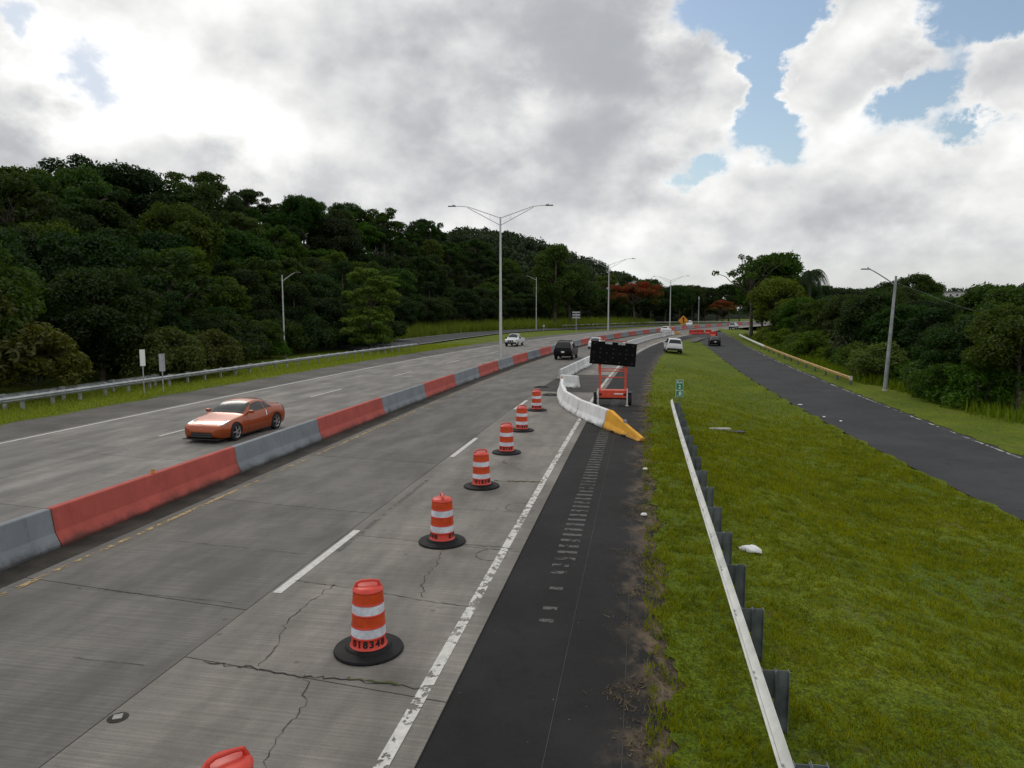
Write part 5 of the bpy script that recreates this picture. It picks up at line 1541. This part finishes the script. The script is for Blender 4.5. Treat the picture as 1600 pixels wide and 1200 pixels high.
e = coupe(); e.scale = (1.08,) * 3; q = rd(26.6, -4.35); place(e, (q.x, q.y, .004), heading(29) + math.pi + R(3))
tag(e, 'copper orange two-door sports coupe driving towards the camera beyond the median barrier', 'car')

# ---- large sport utility vehicles
def suv(name, paint_, L=5.0, W=.99, Hh=1.80, rack=True, chrome=False, lights='tail_light'):
    e = empty(name); k = Hh / 1.80; f = L / 5.0
    S = [(0, .72, .42, .80, .70, .92, .58, .90), (.08, .86, .34, .92, .84, 1.04, .64, 1.01), (.45, .97, .32, 1.02, .92, 1.12, .70, 1.09), (1.00, .99, .32, 1.06, .93, 1.16, .74, 1.13), (1.35, .99, .32, 1.08, .92, 1.20, .76, 1.16),
         (1.70, .99, .32, 1.10, .92, 1.46, .72, 1.40), (2.05, .99, .32, 1.11, .92, 1.72, .68, 1.66), (2.6, .99, .32, 1.12, .92, 1.795, .68, 1.73), (3.6, .99, .32, 1.13, .92, 1.80, .68, 1.735), (4.45, .985, .34, 1.14, .91, 1.785, .67, 1.72),
         (4.76, .975, .36, 1.14, .89, 1.735, .66, 1.66), (4.84, .97, .38, 1.14, .89, 1.66, .67, 1.58), (4.94, .95, .40, 1.13, .87, 1.20, .74, 1.17), (5.0, .90, .46, .98, .82, 1.05, .70, 1.03)]
    S = [(x * f, w_ * W / .99, zb * k, zbe * k, wb * W / .99, zt * k, wt * W / .99, ze * k) for x, w_, zb, zbe, wb, zt, wt, ze in S]
    c = Car(S); r_ = .39 * k
    cut_arches(c.skin().build('body', M[paint_], e), ((.95 * f, r_), (3.95 * f, r_)), r_ + .05, W)
    c.patch('windscreen', M['glass_shield'], e, 5.1, 7, 1.42 * f, 2.0 * f, 1.42 * f, 2.0 * f, top=True)
    c.patch('rear_window', M['glass'], e, 5.15, 7, 4.815 * f, 4.935 * f, 4.815 * f, 4.935 * f, top=True)
    for (a0, b0, a1, b1) in ((1.75, 2.62, 2.08, 2.62), (2.72, 3.60, 2.72, 3.60), (3.70, 4.45, 3.70, 4.36)):
        c.patch('side_window', M['glass'], e, 4.10, 4.92, a0 * f, b0 * f, a1 * f, b1 * f)
    for x in (1.62, 2.66, 3.65): c.patch('door_seam', M['black'], e, 1.8, 4.05, x * f, (x + .012) * f, x * f, (x + .012) * f, off_=.003)
    c.patch('tail_light', M[lights], e, 3.35, 4.55, 4.85 * f, 4.965 * f, 4.82 * f, 4.94 * f, off_=.010)
    c.patch('headlight', M['head_light'], e, 3.5, 4.4, .03, .36 * f, .06, .45 * f)
    box_part('rear_bumper', M['black'] if paint_ != 'car_black' else M['board_black'], e, (L - .02, 0, .50 * k), (.20, W * 1.72, .26 * k), .04)
    box_part('front_bumper', M['black'], e, (.04, 0, .48 * k), (.16, W * 1.5, .22 * k), .04)
    box_part('licence_plate', M['plate'], e, (L + .01, 0, .80 * k), (.04, .34, .17)); box_part('grille', M['black'], e, (.0, 0, .78 * k), (.06, W * 1.05, .2 * k))
    if chrome: box_part('tailgate_trim', M['chrome'], e, (L - .035, 0, 1.0 * k), (.05, .7, .05))
    for sg in (-1, 1):
        m = MB(); m.box((1.75 * f, sg * (W + .07), 1.16 * k), (.14, .2, .17)); soft(m.build('mirror', M[paint_], e), .03)
        for x in (.95 * f, 3.95 * f): wheel(e, x, sg * (W - .13), r_, .25, sg, 6)
        if rack:
            m = MB(); m.tube([(2.3 * f, sg * .62, 1.83 * k), (4.3 * f, sg * .62, 1.83 * k)], .022, 6); 
            for x in (2.4, 3.3, 4.2): m.box((x * f, sg * .62, 1.79 * k), (.06, .04, .09))
            m.build('roof_rail', M['black'], e)
    if rack:
        for x in (2.7, 4.1): box_part('roof_bar', M['black'], e, (x * f, 0, 1.87 * k), (.06, 1.3, .04))
    return e
def nose_from_tail(y, off_, L, head_off=0.):
    h = heading(y) + head_off; t = rd(y, off_); return (t.x + math.sin(h) * L, t.y + math.cos(h) * L, .004), h
e = suv('black_suv', 'car_black', 5.1, 1.0, 1.90); p_, h_ = nose_from_tail(74.4, 3.25, 5.1, R(-1)); place(e, p_, h_)
tag(e, 'black sport utility vehicle with roof rack driving away beside the median barrier', 'car')
e = suv('parked_suv', 'car_white', 5.0, 1.0, 1.78, rack=False, lights='tail_light'); hx = R(8)
zt_ = lawn_at(19.4, 85.0); place(e, (19.4 + math.sin(hx) * 5, 85.0 + math.cos(hx) * 5, zt_ + .03), hx); e.rotation_euler.x = R(-4)
tag(e, 'white sport utility vehicle parked on the grass beside the shoulder, seen from behind', 'car')

# ---- sedans and hatchbacks
def sedan(name, paint_, L=4.5, W=.88, Hh=1.46):
    e = empty(name); k = Hh / 1.46; f = L / 4.5
    S = [(0, .62, .30, .58, .60, .64, .48, .63), (.08, .76, .22, .68, .74, .74, .55, .73), (.5, .86, .20, .78, .81, .84, .60, .82), (1.05, .88, .20, .86, .82, .94, .66, .915), (1.30, .88, .20, .89, .82, .99, .67, .96),
         (1.75, .88, .20, .92, .81, 1.28, .60, 1.23), (2.1, .88, .20, .93, .81, 1.435, .57, 1.38), (2.7, .88, .20, .94, .81, 1.46, .57, 1.40), (3.2, .88, .20, .95, .81, 1.41, .56, 1.35), (3.7, .875, .21, .95, .80, 1.18, .57, 1.13),
         (4.0, .86, .23, .95, .78, 1.02, .60, 1.00), (4.38, .80, .28, .92, .74, .98, .60, .965), (4.5, .72, .36, .80, .66, .86, .52, .85)]
    S = [(x * f, w_ * W / .88, zb * k, zbe * k, wb * W / .88, zt * k, wt * W / .88, ze * k) for x, w_, zb, zbe, wb, zt, wt, ze in S]
    c = Car(S); r_ = .315
    cut_arches(c.skin().build('body', M[paint_], e), ((.85 * f, r_), (3.5 * f, r_)), r_ + .03, W)
    c.patch('windscreen', M['glass_shield'], e, 5.1, 7, 1.36 * f, 2.02 * f, 1.36 * f, 2.02 * f, top=True)
    c.patch('rear_window', M['glass'], e, 5.1, 7, 3.26 * f, 3.92 * f, 3.26 * f, 3.92 * f, top=True)
    for (a0, b0, a1, b1) in ((1.62, 2.45, 2.0, 2.45), (2.53, 3.45, 2.53, 3.10)): c.patch('side_window', M['glass'], e, 4.1, 4.92, a0 * f, b0 * f, a1 * f, b1 * f)
    c.patch('tail_light', M['tail_light'], e, 3.3, 4.4, 4.3 * f, 4.46 * f, 4.25 * f, 4.42 * f, off_=.01); c.patch('headlight', M['head_light'], e, 3.6, 4.6, .05, .32, .08, .42)
    box_part('rear_bumper', M[paint_], e, (L - .03, 0, .45), (.16, W * 1.6, .22), .05); box_part('licence_plate', M['plate'], e, (L + .01, 0, .66 * k), (.06, .30, .14)); box_part('grille', M['black'], e, (.0, 0, .46), (.05, W, .2))
    for sg in (-1, 1):
        m = MB(); m.box((1.6 * f, sg * (W + .06), .98 * k), (.12, .18, .12)); soft(m.build('mirror', M[paint_], e), .03)
        for x in (.85 * f, 3.5 * f): wheel(e, x, sg * (W - .10), r_, .20, sg, 5)
    return e
def on_ramp(y, x): return (x, y, zr(y) + .0)
e = sedan('hatchback_car', 'car_black', 4.1, .86, 1.48); hr = math.atan((rampR(114) - rampR(104)) / 10.); place(e, (31.0 + math.sin(hr) * 4.1, 108.5 + math.cos(hr) * 4.1, zr(110) + .0), hr)
tag(e, 'dark hatchback driving away up the right slip road', 'car')
e = sedan('sedan_car', 'car_white', 4.6, .90, 1.55); p_, h_ = nose_from_tail(158, 3.2, 4.6); place(e, p_, h_); tag(e, 'white car beside the far end of the white barrier, left of the diamond sign', 'car')
e = sedan('sedan_car', 'car_white', 4.5, .90, 1.50); p_, h_ = nose_from_tail(95, 3.4, 4.5); place(e, p_, h_); tag(e, 'white car mostly hidden behind the arrow board, only its roof showing', 'car')
e = suv('silver_suv', 'car_silver', 4.6, .95, 1.75, False); p_, h_ = nose_from_tail(196, 11.0, 4.6); place(e, p_, h_); tag(e, 'silver vehicle at the far end of the slip road under the overhanging tree', 'car')
e = suv('white_van', 'car_white', 5.2, 1.0, 2.1, False); q = rd(205, -4.5); place(e, (q.x, q.y, .004), heading(205) + math.pi); tag(e, 'white van coming round the far bend behind the diamond sign', 'van')

# ---- white pickup
def pickup():
    e = empty('pickup_truck'); p = M['car_white']
    S = [(0, .70, .50, .80, .68, .92, .56, .90), (.10, .86, .42, .94, .84, 1.04, .64, 1.02), (.5, .92, .40, 1.02, .88, 1.11, .68, 1.08), (1.1, .925, .40, 1.06, .88, 1.16, .72, 1.13), (1.35, .925, .40, 1.08, .88, 1.22, .72, 1.17),
         (1.8, .925, .40, 1.10, .87, 1.60, .66, 1.53), (2.1, .925, .40, 1.10, .87, 1.75, .62, 1.68), (2.7, .925, .40, 1.10, .87, 1.78, .62, 1.70), (3.05, .925, .40, 1.10, .87, 1.74, .62, 1.66), (3.18, .92, .42, 1.09, .86, 1.20, .72, 1.16), (3.22, .91, .44, 1.08, .85, 1.12, .72, 1.10)]
    c = Car(S); body = cut_arches(c.skin().build('cab', p, e), ((.95, .37),), .43, .925)
    c.patch('windscreen', M['glass_shield'], e, 5.1, 7, 1.42, 2.05, 1.42, 2.05, top=True); c.patch('side_window', M['glass'], e, 4.1, 4.92, 1.72, 2.95, 2.05, 2.92)
    c.patch('rear_window', M['glass'], e, 5.2, 7, 3.07, 3.16, 3.07, 3.16, top=True); c.patch('headlight', M['head_light'], e, 3.6, 4.5, .02, .30, .05, .40)
    bed = MB()
    for sg in (-1, 1): bed.box((4.22, sg * .88, .84), (1.96, .08, .50)); 
    bed.box((5.16, 0, .84), (.08, 1.70, .50)); bed.box((4.22, 0, .58), (1.90, 1.66, .05)); soft(bed.build('cargo_bed', p, e), .02)
    for x0, x1 in ((3.26, 3.72), (4.66, 5.2)): box_part('bed_side', p, e, ((x0 + x1) / 2, 0, .55), (x1 - x0, 1.80, .24))
    for i, y in enumerate((-.30, 0, .30)): box_part('grille', M['black'], e, (-.005, y, .80), (.05, .24, .22))
    box_part('front_bumper', M['black'], e, (.02, 0, .52), (.24, 1.70, .24), .05); box_part('rear_bumper', M['chrome'], e, (5.26, 0, .5), (.14, 1.7, .18), .03)
    for sg in (-1, 1):
        m = MB(); m.box((1.72, sg * 1.03, 1.18), (.12, .22, .2)); soft(m.build('mirror', M['black'], e), .03)
        box_part('tail_light', M['tail_light'], e, (5.19, sg * .82, .92), (.05, .12, .32))
        for x in (.95, 4.18): wheel(e, x, sg * .79, .37, .24, sg, 6)
    return e
e = pickup(); q = rd(98.0, -9.0); place(e, (q.x, q.y, .004), heading(98) + math.pi - R(3))
tag(e, 'white pickup truck coming towards the camera beside the nearest median lamp', 'pickup truck')

# ================================================================== SMALL THINGS
def lump(name, loc, size, material, seed, label, cat, rz=0.):
    bm = bmesh.new(); bmesh.ops.create_icosphere(bm, subdivisions=3, radius=1); r = random.Random(seed)
    ph = [r.uniform(0, 6) for _ in range(6)]
    for v in bm.verts:
        k_ = 1 + .13 * math.sin(4 * v.co.x + ph[0]) * math.cos(5 * v.co.y + ph[1]) + .08 * math.sin(9 * v.co.z + 6 * v.co.x + ph[2])
        v.co = Vector((v.co.x * size[0] * k_, v.co.y * size[1] * k_, max(-.25, v.co.z) * size[2] * k_))
    me = bpy.data.meshes.new(name); bm.to_mesh(me); bm.free(); me.materials.append(material)
    me.polygons.foreach_set('use_smooth', [True] * len(me.polygons)); o = link(name, me); o.location = loc; o.rotation_euler = (0, 0, rz)
    return tag(o, label, cat)
def on_lawn(x, y, dz=.0): return (x, y, lawn_at(x, y) + dz)
lump('plastic_bag', on_lawn(5.25, 15.2, .03), (.24, .12, .10), M['litter'], 1, 'white bag of rubbish lying on the grass right of the guardrail', 'litter', R(-25))
for i, (x, y, lb) in enumerate(((19.0, 46.5, 'white scrap of litter near the slip road, biggest of three'), (18.4, 41.5, 'small white scrap of litter near the slip road, middle of three'), (18.7, 40.0, 'small white scrap of litter near the slip road, nearest of three'), (3.35, 17.6, 'small white scrap of litter left of the guardrail, nearer one'), (4.35, 22.8, 'small white scrap of litter left of the guardrail, farther one'))):
    lump('litter_scrap', on_lawn(x, y, .02) if i != 3 else (x, y, .03), (.15 if i == 0 else .08, .06, .05), M['litter'], i + 3, lb, 'litter')
m = MB(); m.box((0, 0, 0), (1.0, .35, .08)); o = soft(m.build('drain_slab', M['drain']), .01); o.location = on_lawn(9.5, 32.2, .03); tag(o, 'pale concrete drain slab half sunk in the grass', 'drain cover')
m = MB(); m.box((0, 0, 0), (.9, .5, .03)); o = m.build('drain_grate', M['black']); o.location = on_lawn(10.3, 32.5, .03); tag(o, 'dark drain opening beside the pale concrete slab', 'drain grate')
# houses on the far slopes
def house(x, y, z, w_, d_, h_, label, roof='roof_grey'):
    e = empty('house', (x, y, z), R(random.uniform(-15, 15))); m = MB(); m.box((0, 0, h_ / 2), (w_, d_, h_)); wl = m.build('wall', M['house_white'], e)
    m = MB(); m.box((0, 0, h_ + .15), (w_ + 1.2, d_ + 1.2, .3)); m.build('roof', M[roof], e)
    for i in range(3): box_part('window', M['glass'], e, (-w_ / 3 + i * w_ / 3, -d_ / 2 - .03, h_ * .55), (1.3, .1, 1.2))
    return tag(e, label, 'house')
house(60, 395, 16.5, 14, 9, 4.0, 'pale flat-roofed house on the slope above the red flame tree')
house(290, 470, 12.5, 12, 8, 4.0, 'pale house on the far right skyline behind the right lamp')
house(146, 400, 11.0, 10, 8, 3.5, 'white house among the trees right of the palm')
